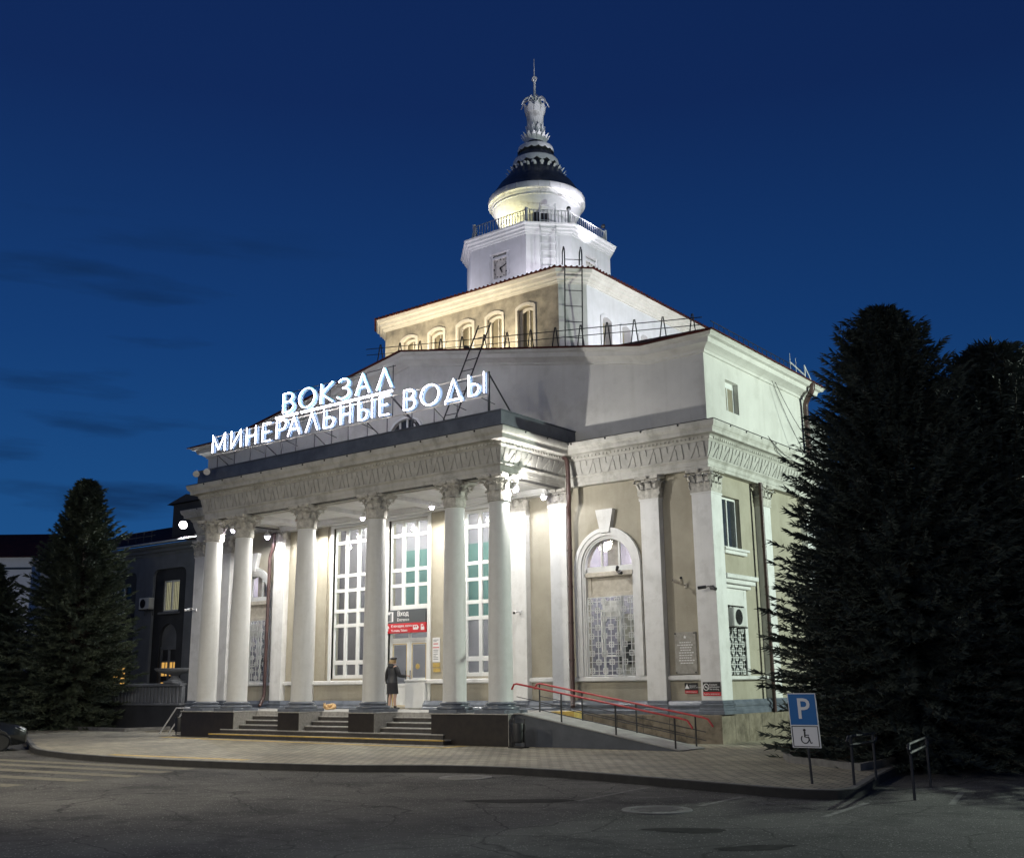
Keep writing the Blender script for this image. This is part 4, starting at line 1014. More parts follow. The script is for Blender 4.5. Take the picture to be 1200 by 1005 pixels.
# drum, bowl, cone and finial
TC = (0,TYC,0)
mb = MB(); mb.lathe([(1.62,21.06),(1.62,22.45)], TC, 40); DRM = mb.build('drum', 'tower', ST, smooth=50)
p = MB(); a = radians(-48); q = Vector((cos(a),sin(a),0)); t_ = Vector((-q.y,q.x,0)); Rm = Matrix(((t_.x,-q.x,0),(t_.y,-q.y,0),(0,0,1)))
p.obox((q.x*1.60,TYC+q.y*1.60,21.72),(.72,.16,1.2),Rm); p.build('doorway', 'black', DRM)
mb = MB(); mb.lathe([(1.55,22.22),(1.70,22.36),(1.87,22.62),(2.00,22.90),(2.05,23.04)], TC, 64, cap=False); mb.build('bowl', 'tower', ST, smooth=50)
mb = MB(); mb.lathe([(2.05,23.035),(2.09,23.06),(2.09,23.16),(2.13,23.20),(2.15,23.27),(2.235,23.30)], TC, 64, cap=False); mb.build('soffit_moulding', 'towerdirty', ST, smooth=40)
mb = MB(); mb.lathe([(2.21,23.302),(2.255,23.31),(2.26,23.36),(2.25,23.57),(2.22,23.62),(2.0,23.66)], TC, 96, cap=False); FB = mb.build('fascia_ring', 'tower', ST, smooth=40)
mb = MB()
for k in range(28):
    a_ = 2*pi*k/28; d = Vector((cos(a_),sin(a_),0)); t_ = Vector((-d.y,d.x,0)); mb.obox((d.x*2.256,TYC+d.y*2.256,23.46),(.018,.02,.26),Matrix(((t_.x,d.x,0),(t_.y,d.y,0),(0,0,1))))
mb.build('joint', 'towerdirty', FB)
mb = MB(); mb.lathe([(2.24,23.61),(2.16,23.68),(2.02,23.88),(1.88,24.10),(1.74,24.32),(1.56,24.52),(1.42,24.68),(1.32,24.84),(1.22,25.02),(.98,25.10),(.94,25.36),(1.06,25.60),(.98,25.72),(.84,25.92),(.74,26.0),(.70,26.2),(.60,26.34),(.42,26.44),(.36,26.60),(.32,26.9),(.30,27.3)], TC, 56); CN = mb.build('cone_roof', 'cone', ST, smooth=40)
def petals(mb, r0, z0, r1, z1, n, w, curl=.06, ph=0):
    for k in range(n):
        a = 2*pi*(k+ph)/n; d = Vector((cos(a),sin(a),0)); s_ = Vector((-d.y,d.x,0)); vs = []
        for i in range(6):
            t = i/5; rr = r0+(r1-r0)*t+curl*t*t; ww = w*sqrt(max(.02,1-(2*abs(t-.42))**2.2 if t > .42 else 1-.25*(.42-t)))*.5
            c = Vector((0,TYC,0))+d*rr+Vector((0,0,z0+(z1-z0)*t)); vs += [c-s_*ww,c+d*.03,c+s_*ww]
        mb.add(vs, [(3*i+j,3*i+j+1,3*i+j+4,3*i+j+3) for i in range(5) for j in range(2)])
mb = MB(); petals(mb,1.30,24.88,1.36,25.04,26,.12,.05); petals(mb,1.16,25.06,1.20,25.18,18,.20,.03)
mb.build('petal_ring', 'tower', CN, smooth=60)
def scallop_ring(rb, rt, zb, zt, n, lob, dep, nm, rtop):
    mb = MB(); vs = []; k2 = n
    for i in range(3):
        for k in range(k2):
            a_ = 2*pi*k/k2; q = abs(sin(a_*lob/2)); z = [zb+dep*(1-q), zb+(zt-zb)*.55, zt][i]; rr = [rb,(rb+rt)/2+.02,rt][i]; vs.append((rr*cos(a_),TYC+rr*sin(a_),z))
    mb.add(vs, [(i*k2+k,i*k2+(k+1)%k2,(i+1)*k2+(k+1)%k2,(i+1)*k2+k) for i in range(2) for k in range(k2)])
    mb.lathe([(rt,zt),(rtop,zt+.05)], TC, k2, cap=False)
    return mb.build(nm, 'tower', CN, smooth=50)
scallop_ring(1.10,1.06,25.26,25.60,120,14,.13,'scalloped_collar',.90)
scallop_ring(.86,.82,26.02,26.30,96,16,.08,'scalloped_collar',.60)
mb = MB(); petals(mb,.44,26.58,.60,26.98,15,.20,.08,.5); petals(mb,.40,26.60,.52,26.96,15,.17,.04)
mb.build('petal_crown', 'tower', CN, smooth=60)
mb = MB(); mb.lathe([(.40,26.98),(.42,27.05),(.38,27.12),(.41,27.4),(.39,27.7),(.41,28.0),(.46,28.25),(.50,28.42),(.48,28.46),(.36,28.38),(.2,28.5),(.12,28.6)], TC, 32); VA = mb.build('vase', 'towerdirty', CN, smooth=50)
mb = MB(); petals(mb,.41,27.02,.43,27.46,11,.22,.02); petals(mb,.44,28.10,.50,28.56,9,.30,.03); petals(mb,.10,28.5,.24,28.78,8,.16,.0)
for k in range(9):
    a_ = 2*pi*k/9; d = Vector((cos(a_),sin(a_),0)); pts = [Vector((0,TYC,28.46))+d*(.10+.58*t)+Vector((0,0,.25+1.05*t-1.25*t*t)) for t in [i/9 for i in range(10)]]
    mb.tube(pts, [.045,.05,.055,.055,.055,.05,.045,.04,.034,.02], 6)
mb.build('vase_leaves', 'tower', VA, smooth=60)
mb = MB(); mb.tube([(0,TYC,28.5),(0,TYC,29.86)], [.075,.055], 10); mb.tube([(0,TYC,29.86),(0,TYC,30.2),(0,TYC,31.1)], [.04,.03,.010], 8)
mb.tube([(.13*cos(a_),TYC,30.0+.13*sin(a_)) for a_ in [2*pi*i/16 for i in range(16)]], .028, 6, closed=True); mb.tube([(0,TYC+.13*cos(a_),30.0+.13*sin(a_)) for a_ in [2*pi*i/16 for i in range(16)]], .028, 6, closed=True)
mb.build('spire_rod', 'spire', CN, smooth=60)

# ------------------------------------------------------------------ downpipes
def pipe(pts, rr=.06, name='downpipe'):
    P = [Vector(p) for p in pts]; q = [P[0]]
    for i in range(1,len(P)-1):
        a, b, c = P[i-1], P[i], P[i+1]; l = min((a-b).length,(c-b).length,.30)*.5
        s_ = b+(a-b).normalized()*l; e_ = b+(c-b).normalized()*l
        q += [s_, (s_+b*2+e_)/4, e_]
    q.append(P[-1]); mb = MB(); mb.tube(q, rr, 12)
    for i in range(len(P)-1):
        if (P[i+1]-P[i]).length > 1.5:
            k = int((P[i+1]-P[i]).length/1.4)
            for j in range(1,k+1):
                c = P[i].lerp(P[i+1],j/(k+1)); d = (P[i+1]-P[i]).normalized(); mb.tube([c-d*.03,c+d*.03], rr*1.18, 12)
    return mb.build(name, 'pipe', ST, smooth=50)
pipe([(7.18,-.45,8.95),(7.66,-.42,8.92),(7.70,-.42,8.60),(7.70,-.42,7.45),(7.52,-.16,7.05),(7.50,-.16,1.30),(7.62,-.36,1.02)], .075)
pipe([(-7.2,-.10,7.85),(-7.2,-.10,7.3),(-7.42,-.1,6.9),(-7.44,-.1,1.35),(-7.3,-.42,1.0)], .07)
pipe([(13.02,7.55,12.25),(13.02,7.55,11.95),(12.60,7.8,11.55),(12.60,7.8,9.5)], .10)
pipe([(12.62,3.42,8.0),(12.62,3.42,7.2),(12.62,3.42,.8)], .06)

# ------------------------------------------------------------------ lamps
def lamp(name, label, cat, loc, aim, energy, color, group, mt='lampw', size=.12, angle=155, housing='steel', soft=.06, blend=.6, ltype='SPOT', off=.05, dome=False):
    loc = Vector(loc); t = empty(name, label, cat, loc, 0, group); d = (Vector(aim)-loc).normalized(); q = d.to_track_quat('-Z','Y').to_matrix()
    mb = MB(); vs = []
    prof = [(size*.45,size*.9),(size*.75,size*.6),(size*.95,0),(size*.95,-.02)]
    n = 16
    for (rr,zz) in prof:
        for k in range(n): vs.append(q @ Vector((rr*cos(2*pi*k/n),rr*sin(2*pi*k/n),zz)))
    mb.add(vs, [(i*n+k,i*n+(k+1)%n,(i+1)*n+(k+1)%n,(i+1)*n+k) for i in range(3) for k in range(n)]+[tuple(range(n))]); mb.tube([q @ Vector((0,0,size*.8)), q @ Vector((0,0,size*1.6))], .02, 6); mb.build('housing', housing, t, (0,0,0), smooth=40)
    ln_ = MB(); ln_.add([q @ Vector((size*.86*cos(2*pi*k/n),size*.86*sin(2*pi*k/n),-.012)) for k in range(n)], [tuple(range(n-1,-1,-1))])
    if dome: ln_ = MB(); ln_.ball(tuple(d*.05), size*.62, 12, 8)
    ln_.build('lens', mt, t, (0,0,0), fix=False)
    if energy: light('light', ltype, loc+d*off, aim, energy, color, t, soft, angle, blend)
    return t
WH = (1,.965,.90); CW = (.93,.95,1.0); WM = (1,.80,.52); VW = (.93,.90,1.0)
LG = 'portico ceiling lamps'
PK = dict(ltype='SPOT', off=.06, blend=.2)
DN = dict(angle=174, blend=.2, dome=True, off=.15, housing='signwhite')
lamp('ceiling_lamp','small white lamp under the portico beside the rightmost column capital','lamp',(7.46,-2.95,7.56),(9.0,-2.9,6.7),500,(1,.97,.92),LG,'lampv',.12,178,soft=.07,ltype='POINT',off=.14,dome=True,housing='signwhite')
lamp('ceiling_lamp','small white lamp beside the leftmost column capital under the portico','lamp',(-6.5,-2.7,7.66),(-6.45,-2.7,0),420,WH,LG,'lampv',.14,**DN)
lamp('ceiling_lamp','bright lamp above the white pilaster left of the drainpipe junction','lamp',(6.84,-.62,7.70),(6.90,-.55,5),105,CW,LG,'lampv',.13,**DN)
lamp('ceiling_lamp','bright lamp at the capital of the pilaster behind the rightmost column','lamp',(5.30,-.66,7.62),(5.28,-.55,5),120,CW,LG,'lampw',.15,**DN)
lamp('ceiling_lamp','bright lamp above the floodlit pilaster near the left arched window','lamp',(-7.0,-.62,7.66),(-6.94,-.55,5),150,CW,LG,'lampv',.15,**DN)
lamp('ceiling_lamp','ceiling lamp beside the capital of the fourth column from the left','lamp',(-1.17,-.99,7.78),(-1.1,-.95,0),600,WH,LG,'lampv',.12,**DN)
lamp('ceiling_lamp','ceiling lamp between the entrance and the fifth column from the left','lamp',(2.43,-1.18,7.78),(2.4,-1.1,0),600,WH,LG,'lampv',.12,**DN)
lamp('ceiling_lamp','ceiling lamp hidden behind the third column from the left','lamp',(-4.3,-1.1,7.78),(-4.3,-1.05,0),600,WH,LG,'lampv',.12,**DN)
FG = 'floodlights on the roofs'
WF = (1,.86,.60)
lamp('floodlight','warm floodlight on the attic roof under the fourth upper window','floodlight',(1.6,1.7,14.42),(1.2,3.6,16.5),400,WF,FG,'lampwarm',.13,170)
lamp('floodlight','warm floodlight on the attic roof under the second upper window','floodlight',(-1.7,1.7,14.42),(-1.6,3.6,16.5),400,WF,FG,'lampwarm',.13,170)
lamp('floodlight','warm floodlight on the attic roof at the left end of the upper tier','floodlight',(-4.3,1.8,14.2),(-3.9,3.6,16.6),320,WF,FG,'lampwarm',.13,170)
lamp('floodlight','cool floodlight on the attic roof beside the white upper wall','floodlight',(9.6,5.6,13.3),(5.5,7.2,16.6),640,VW,FG,'lampv',.16,160)
lamp('floodlight','cool floodlight on the attic roof farther back beside the white upper wall','floodlight',(9.6,10.2,13.3),(5.5,10.4,16.4),420,VW,FG,'lampv',.16,160)
lamp('floodlight','cool floodlight on the tiled roof right of the clock','floodlight',(2.9,4.15,17.76),(.6,5.9,20.6),230,VW,FG,'lampv',.09,165)
lamp('floodlight','cool floodlight on the tiled roof left of the clock','floodlight',(-3.0,4.15,17.76),(-.6,5.9,20.6),230,VW,FG,'lampv',.09,165)
lamp('floodlight','cool floodlight on the tiled roof right of the tower','floodlight',(4.75,6.6,17.76),(3.0,8.0,20.6),230,VW,FG,'lampv',.09,165)
lamp('floodlight','cool floodlight on the tiled roof behind the tower on its right','floodlight',(4.9,10.2,17.76),(3.0,9.4,20.6),180,VW,FG,'lampv',.09,165)
BG = 'floodlights on the tower balcony'
lamp('floodlight','white floodlight at the left end of the tower balcony','floodlight',(-1.75,6.35,21.7),(-.8,7.4,23.0),75,VW,BG,'lampv',.10,160)
lamp('floodlight','white floodlight at the right of the tower balcony','floodlight',(2.75,7.3,21.95),(1.2,8.2,23.4),14,VW,BG,'lampv',.11,160)
lamp('floodlight','low floodlight outside the balcony rail at the far right','floodlight',(3.45,8.95,21.5),(.9,8.8,25.5),110,VW,BG,'lampv',.11,120)
lamp('floodlight','yellowish floodlight behind the balcony rail','floodlight',(-.5,6.25,21.2),(-.4,7.3,21.9),200,(1,.93,.42),BG,'lampwarm',.08,170)
lamp('floodlight','narrow floodlight on the tiled roof corner lighting the spire','floodlight',(5.6,7.6,17.66),(0,8.7,27.2),2400,VW,FG,'lampv',.09,25)
lamp('floodlight','glaring white floodlight on the roof of the dark left wing','floodlight',(-17.15,2.5,9.45),(-4,-12,1.5),1500,(.88,.94,1),'roof lamps of the left wing','lampw',.22,170)

# ------------------------------------------------------------------ neon lettering
def arcp(cx, cy, rx, ry, a0, a1, n=12): return [(cx+rx*cos(radians(a0+(a1-a0)*i/n)), cy+ry*sin(radians(a0+(a1-a0)*i/n))) for i in range(n+1)]
GL = {
 'М': [[(0,0),(.0,1),(.5,.12),(1,1),(1,0)]],
 'И': [[(0,1),(0,0),(1,1),(1,0)]],
 'Н': [[(0,0),(0,1)],[(0,.5),(1,.5)],[(1,0),(1,1)]],
 'Е': [[(1,1),(0,1),(0,0),(1,0)],[(0,.52),(.82,.52)]],
 'Р': [[(0,0),(0,1),(.5,1)]+arcp(.5,.73,.5,.27,90,-90,10)+[(0,.46)]],
 'А': [[(0,0),(.5,1),(1,0)],[(.2,.34),(.8,.34)]],
 'Л': [[(0,0),(.5,1),(1,0)]],
 'Ь': [[(0,1),(0,0),(.5,0)]+arcp(.5,.27,.5,.27,-90,90,10)+[(0,.54)]],
 'Ы': [[(0,1),(0,0),(.3,0)]+arcp(.3,.27,.34,.27,-90,90,10)+[(0,.54)],[(1,0),(1,1)]],
 'В': [[(0,0),(0,1),(.5,1)]+arcp(.5,.77,.40,.23,90,-90,8)+[(.0,.54)],[(.5,.54)]+arcp(.5,.27,.5,.27,90,-90,10)+[(0,0)]],
 'О': [arcp(.5,.5,.5,.5,90,450,28)],
 'Д': [[(.05,-.14),(.05,0),(.95,0),(.95,-.14)],[(.12,0),(.5,1),(.88,0)]],
 'К': [[(0,0),(0,1)],[(1,1),(.05,.5),(1,0)]],
 'З': [arcp(.45,.76,.45,.24,150,-90,12)+arcp(.42,.27,.54,.27,90,-150,12)],
}
def sign(label, letters, z0, h, yy, name, cyan):
    t = empty(name, label, 'neon sign', (sum(l[1] for l in letters)/len(letters),yy,z0), 0, 'neon words on the portico roof')
    for ch, xa, xb in letters:
        ch_mb = MB(); tb = MB(); cb = MB()
        for st in GL[ch]:
            P = [(xa+(xb-xa)*a, z0+h*b) for a,b in st]
            ch_mb.tube([(x+.02,yy+.12,z) for x,z in P], .046, 6); tb.tube([(x,yy-.01,z) for x,z in P], .0165, 7)
            if cyan: cb.tube([(x+.05,yy+.0,z) for x,z in P], .026, 5)
        o = ch_mb.build('letter', 'channel', t); tb.build('tube', 'neon', o, smooth=60)
        if cyan: cb.build('cyan_tube', 'neonc', o, smooth=60)
    return t
YS = -3.3
s1 = sign('white neon word МИНЕРАЛЬНЫЕ ВОДЫ standing on the portico roof', [('М',-7.26,-6.5),('И',-6.11,-5.53),('Н',-5.18,-4.65),('Е',-4.24,-3.78),('Р',-3.44,-2.92),('А',-2.8,-2.16),('Л',-1.82,-1.2),('Ь',-.87,-.37),('Н',-.01,.47),('Ы',.89,1.55),('Е',1.92,2.36),('В',3.06,3.55),('О',3.83,4.62),('Д',4.87,5.63),('Ы',5.9,6.54)], 10.70, .69, YS, 'neon_sign', False)
s2 = sign('smaller white and cyan neon word ВОКЗАЛ underlined above the longer word', [('В',-3.13,-2.56),('О',-2.25,-1.41),('К',-1.07,-.47),('З',-.18,.41),('А',.72,1.39),('Л',1.76,2.45)], 11.64, .72, YS, 'neon_sign', True)
mb = MB()
for a, b in ((-3.5,-2.3),(-2.1,-.4),(-.3,1.1),(1.2,2.5)): mb.tube([(a,YS-.01,11.49),(b,YS-.01,11.49)], .035, 7)
mb.build('underline_tube', 'neon', s2)
mb = MB()
for z in (11.56,12.40): mb.tube([(-3.2,YS+.10,z),(2.55,YS+.10,z)], .016, 5)
mb.build('rail', 'steel', s2)
fr = MB()
for z in (10.62,11.36): fr.tube([(-7.3,YS+.12,z),(6.62,YS+.12,z)], .018, 5)
mbf = MB()
for x in (-7.1,-6.05,-5.1,-4.2,-3.3,-2.5,-1.5,-.6,.25,1.2,2.15,3.3,4.3,5.3): pm = MB(); pm.tube([(x,YS+.14,9.70),(x,YS+.14,10.65)], .018, 5); pm.build('post', 'darkmetal', s1)
for x in (-3.0,-.75,1.1,2.4): pm = MB(); pm.tube([(x,YS+.14,10.6),(x,YS+.14,12.45)], .020, 5); pm.build('post', 'darkmetal', s2)
mbf.tube([(6.62,YS+.14,9.7),(6.62,YS+.14,11.42)], .045, 6); mbf.tube([(2.2,YS+.1,11.5),(3.35,YS+1.2,9.7)], .035, 6)
mbf.tube([(6.62,YS+.14,11.36),(7.05,YS+1.1,9.75)], .03, 6)
for x in (-7.1,-4.2,-1.5,1.2,4.3): pm = MB(); pm.tube([(x,YS+.14,10.6),(x+.15,YS+1.5,9.7)], .018, 5); pm.build('strut', 'darkmetal', s1)
for x in (-6.9,-5.0,-3.1,-1.0,.9,2.9,5.1,6.3): pm = MB(); pm.tube([(x,YS+.12,10.62),(x+.28,YS+.5,10.42)], .014, 5); pm.build('bracket', 'darkmetal', s1)
FRM = mbf.build('sign_frame', 'darkmetal', s1); fr.build('cable_rail', 'curtain', s1)

# ladders
def ladder(label, a, b, width_dir, w, step, mt, hook=None):
    a = Vector(a); b = Vector(b); wd = Vector(width_dir).normalized()*w
    t = empty('ladder', label, 'ladder', a)
    for s_ in (0,1):
        pts = [a+wd*s_, b+wd*s_]
        if hook: pts += [b+wd*s_+Vector(h) for h in hook]
        mb = MB(); mb.tube(pts, .026, 7); mb.build('stile', mt, t)
    k = int((b-a).length/step)
    for i in range(1,k+1):
        c = a.lerp(b,(i-.3)/k); mb = MB(); mb.tube([c,c+wd], .017, 6); mb.build('rung', mt, t)
    return t
ladder('dark ladder leaning from the portico roof against the pediment edge',(3.15,-1.9,9.7),(4.06,-.55,14.2),(1,0,0),.56,.42,'darkmetal')
q = Vector((.707,-.707,0))
ladder('dark ladder with looped rail tops on the grey chamfered corner of the upper tier',Vector((T3A+.14,T3Y+.14,14.2))+q*.16,Vector((T3A+.14,T3Y+.14,17.9))+q*.50,(.707,.707,0),.68,.55,'darkmetal',[(-.03,.03,.25),(-.15,.15,.42),(-.32,.32,.30),(-.40,.40,-.2)])
ladder('pale ladder rising up the tower to the balcony rail',Vector((1.96,6.17,18.1))+q*.22,Vector((1.96,6.17,21.95))+q*.22,(.707,.707,0),.68,.34,'spire')

# ------------------------------------------------------------------ signs, plaques and fittings on the front
es = empty('entrance_sign', 'grey and red signboard reading Вход Entrance above the glass door', 'sign', (-.1,.18,4.0))
mb = MB(); mb.bbox(-1.10,.88,.235,.305,3.93,4.42,.006); mb.build('grey_panel', 'signgrey', es)
mb = MB(); mb.bbox(-1.13,.90,.215,.30,3.58,3.93,.006); mb.build('red_panel', 'signred', es)
text_mesh('Вход', .24, 'signwhite', 'writing', es, (-.52,.228,4.27), (1,0,0), (0,0,1), 'LEFT', .003, bold=.004)
text_mesh('Entrance', .17, 'signwhite', 'writing', es, (-.52,.228,4.06), (1,0,0), (0,0,1), 'LEFT', .003)
text_mesh('К поездам, кассы', .125, 'signwhite', 'writing', es, (-.80,.208,3.83), (1,0,0), (0,0,1), 'LEFT', .003, bold=.002)
text_mesh('To trains, Tickets', .115, 'signwhite', 'writing', es, (-.80,.208,3.67), (1,0,0), (0,0,1), 'LEFT', .003, bold=.002)
mb = MB(); F2 = FRONT(.228)
mb.prism(rect(-1.02,-.72,4.0,4.36), F2, 0, .008)
mb2 = MB(); mb2.prism(rect(-.98,-.88,4.02,4.26), F2, -.004, .002); mb2.prism(rect(-.86,-.80,4.02,4.32), F2, -.004, .002); mb2.build('pictogram_figure', 'signgrey', es)
F3 = FRONT(.208)
mb.prism([(-.99,3.66),(-.95,3.66),(-.95,3.79),(-.90,3.75),(-.90,3.80),(-.97,3.87),(-1.04,3.80),(-1.04,3.75),(-.99,3.79)], F3, 0, .008)
mb.prism([(.30,3.68),(.52,3.68),(.58,3.76),(.50,3.85),(.30,3.85)], F3, 0, .008); mb.prism([(.68,3.66),(.84,3.66),(.84,3.74),(.78,3.86),(.68,3.86)], F3, 0, .008)
mb.build('pictogram', 'signwhite', es)
mb = MB(); mb.prism(rect(.34,.40,3.76,3.82), F3, -.003, .002); mb.prism(rect(.43,.49,3.76,3.82), F3, -.003, .002); mb.prism(rect(.72,.80,3.78,3.82), F3, -.003, .002); mb.build('pictogram_hole', 'signred', es)

nb = empty('notice_board', 'tall white notice with red lines on the wall right of the door', 'notice', (1.4,.23,2.9))
mb = MB(); mb.bbox(1.23,1.57,.225,.25,2.51,3.36,.004); mb.build('board', 'signwhite', nb)
mb = MB(); mb.box(1.25,1.55,.222,.226,3.00,3.03); mb.box(1.28,1.50,.222,.226,3.13,3.16); mb.build('red_print', 'signred', nb)
mb = MB()
for z in (2.60,2.66,2.72,2.78,2.86,2.92,3.22,3.27): mb.box(1.28,1.28+.12+.12*abs(sin(z*37)),.222,.226,z,z+.018)
mb.build('print', 'signgrey', nb)
yb = empty('notice_board', 'small yellow plate below the white notice by the door', 'notice', (1.4,.23,2.3))
mb = MB(); mb.bbox(1.25,1.57,.228,.25,2.33,2.48,.004); mb.bbox(1.27,1.59,.228,.25,2.17,2.30,.004); mb.build('plate', 'yellow', yb)

mp = empty('memorial_plaque', 'grey engraved stone plaque with a star on the beige wall of the right wing', 'plaque', (11.35,.2,2.5))
mb = MB(); mb.bbox(11.0,11.72,.19,.25,1.95,3.18,.012); mb.build('slab', 'plaque', mp)
mb = MB(); rn = random.Random(3)
for i in range(9):
    w_ = .16+.12*rn.random(); z = 2.86-.075*i
    xx = 11.36-w_
    while xx < 11.36+w_: l_ = .03+.05*rn.random(); mb.box(xx,xx+l_,.186,.191,z,z+.028); xx += l_+.018
star = []
for i in range(10): rr = .06 if i % 2 == 0 else .025; a_ = pi/2+i*pi/5; star.append((11.36+rr*cos(a_),3.03+rr*sin(a_)))
mb.prism(star, FRONT(.185), 0, .006); mb.build('engraving', 'signwhite', mp)
mb = MB()
for x in (11.04,11.68):
    for z in (2.0,3.14): mb.ball((x,.18,z),.025,8,6)
mb.build('bolt', 'darkmetal', mp)
def small_sign(label, x0, x1, z0, z1, y, lines, ring):
    t = empty('warning_sign', label, 'sign', ((x0+x1)/2,y,z0)); zm = z0+(z1-z0)*.28
    mb = MB(); mb.bbox(x0,x1,y,y+.02,zm,z1,.003); mb.build('black_panel', 'signblack', t)
    mb = MB(); mb.bbox(x0,x1,y,y+.02,z0,zm,.003); mb.build('red_panel', 'signred', t)
    w_ = x1-x0; h_ = z1-z0
    text_mesh(lines[0], h_*.17, 'signwhite', 'writing', t, (x0+w_*.38,y-.002,zm+(z1-zm)*.5), (1,0,0), (0,0,1), 'LEFT', .002, .92)
    text_mesh(lines[1], h_*.15, 'signwhite', 'writing', t, ((x0+x1)/2,y-.002,(z0+zm)/2), (1,0,0), (0,0,1), 'CENTER', .002, .95)
    mb = MB(); c = (x0+w_*.19,(zm+z1)/2); rr = h_*.25
    if ring:
        for i in range(20):
            a0, a1 = 2*pi*i/20, 2*pi*(i+1)/20; mb.prism([(c[0]+rr*cos(a0),c[1]+rr*sin(a0)),(c[0]+rr*cos(a1),c[1]+rr*sin(a1)),(c[0]+rr*.8*cos(a1),c[1]+rr*.8*sin(a1)),(c[0]+rr*.8*cos(a0),c[1]+rr*.8*sin(a0))], FRONT(y-.004), 0, .005)
        k = rr*.8; mb.prism([(c[0]-k*.72,c[1]+k*.6),(c[0]-k*.6,c[1]+k*.72),(c[0]+k*.72,c[1]-k*.6),(c[0]+k*.6,c[1]-k*.72)], FRONT(y-.004), 0, .005)
        mb.prism(rect(c[0]-rr*.45,c[0]+rr*.45,c[1]-rr*.1,c[1]+rr*.1), FRONT(y-.003), 0, .004)
    else: mb.prism([(c[0]-rr,c[1]-rr*.8),(c[0]+rr,c[1]-rr*.8),(c[0],c[1]+rr)], FRONT(y-.004), 0, .005)
    mb.build('pictogram', 'signwhite', t)
small_sign('black and red no smoking sign on the foot of the corner pilaster',11.99,12.55,1.33,1.72,-.022,('Курение\nзапрещено\nNo smoking','Курить запрещено'),True)
small_sign('small black and red warning sign low on the wall below the stone plaque',11.27,11.70,1.40,1.70,.2,('Внимание\nведётся съёмка','видеонаблюдение'),False)

def cctv(label, loc, dirs, mt='signwhite'):
    loc = Vector(loc); t = empty('security_camera', label, 'camera', loc, 0, 'security cameras on the facade')
    mb = MB(); mb.box(-.05,.05,-.02,.02,-.06,.06); mb.tube([(0,0,0),(0,-.18,.02)], .018, 6); mb.build('bracket', mt, t, (0,0,0))
    for d in dirs:
        d = Vector(d).normalized(); mb = MB(); c = Vector((0,-.18,.02)); mb.tube([c, c+d*.10], .018, 6); mb.tube([c+d*.08, c+d*.32], [.045,.05], 10); mb.build('camera_body', mt, t, (0,0,0))
        mb = MB(); mb.tube([c+d*.32, c+d*.33], .04, 10); mb.build('lens', 'black', t, (0,0,0))
    return t
cctv('pale twin lamp bracket on the beige strip between the right pilasters', (11.45,.23,4.55), [(-.6,-.5,.35),(.25,-.7,.5)], 'curtain')  # a pair of lamp heads, built with the camera function
cctv('pair of dark cameras on the corner pilaster of the right wing', (12.45,-.02,4.42), [(-.9,-.45,-.12),(.7,-.3,-.25)], 'steel')
cctv('single camera on the far left corner pilaster', (-12.3,-.02,5.0), [(-.4,-.8,-.12),(.6,-.6,0)], 'signwhite')
cctv('small camera on the white pilaster behind the rightmost column', (5.35,-.02,4.05), [(.3,-.8,-.2)], 'signwhite')
cctv('dark camera clamped to the transom of the right arched window', (9.15,.2,5.12), [(.5,-.6,.25),(.75,-.4,-.25)], 'darkmetal')
for x, lab in ((-7.15,'white spotlight hanging at the left end of the portico parapet'),(-6.5,'second smaller spotlight beside the left end of the parapet')):
    t = empty('parapet_spotlight', lab, 'spotlight', (x,-3.95,9.85)); mb = MB(); mb.tube([(0,.2,.05),(0,-.15,-.05)], .02, 6); mb.build('arm', 'steel', t, (0,0,0))
    mb = MB(); mb.tube([(-.02,-.10,-.02),(.16,-.24,-.16)], [.05,.13], 12); mb.build('lamp_head', 'acwhite', t, (0,0,0))

# air conditioner on the right side
def ac_unit(label, loc, rz):
    t = empty('air_conditioner', label, 'air conditioner', loc, rz, 'air conditioners on the walls')
    mb = MB(); mb.bbox(-.42,.42,-.32,-.02,0,.56,.02); mb.build('casing', 'acwhite', t, (0,0,0))
    mb = MB(); mb.tube([(-.10,-.324,.28),(-.10,-.30,.28)], .22, 24)
    mb.build('fan', 'black', t, (0,0,0))
    mb = MB()
    for k in range(5): rr = .045*(k+1); mb.tube([(-.10+rr*cos(a_),-.33,.28+rr*sin(a_)) for a_ in [2*pi*i/20 for i in range(20)]], .006, 4, closed=True)
    for k in range(4): a_ = pi*k/4; mb.tube([(-.10-.23*cos(a_),-.333,.28-.23*sin(a_)),(-.10+.23*cos(a_),-.333,.28+.23*sin(a_))], .006, 4)
    mb.build('fan_guard', 'darkmetal', t, (0,0,0))
    mb = MB(); mb.box(-.38,-.34,-.36,.0,-.05,-.005); mb.box(.34,.38,-.36,.0,-.05,-.005); mb.box(-.38,-.34,-.03,.0,-.3,-.05); mb.box(.34,.38,-.03,.0,-.3,-.05); mb.build('bracket', 'darkmetal', t, (0,0,0))
    return t
ac_unit('white air conditioner unit hung before the barred side window', (WX+.10,1.24,3.32), pi/2)

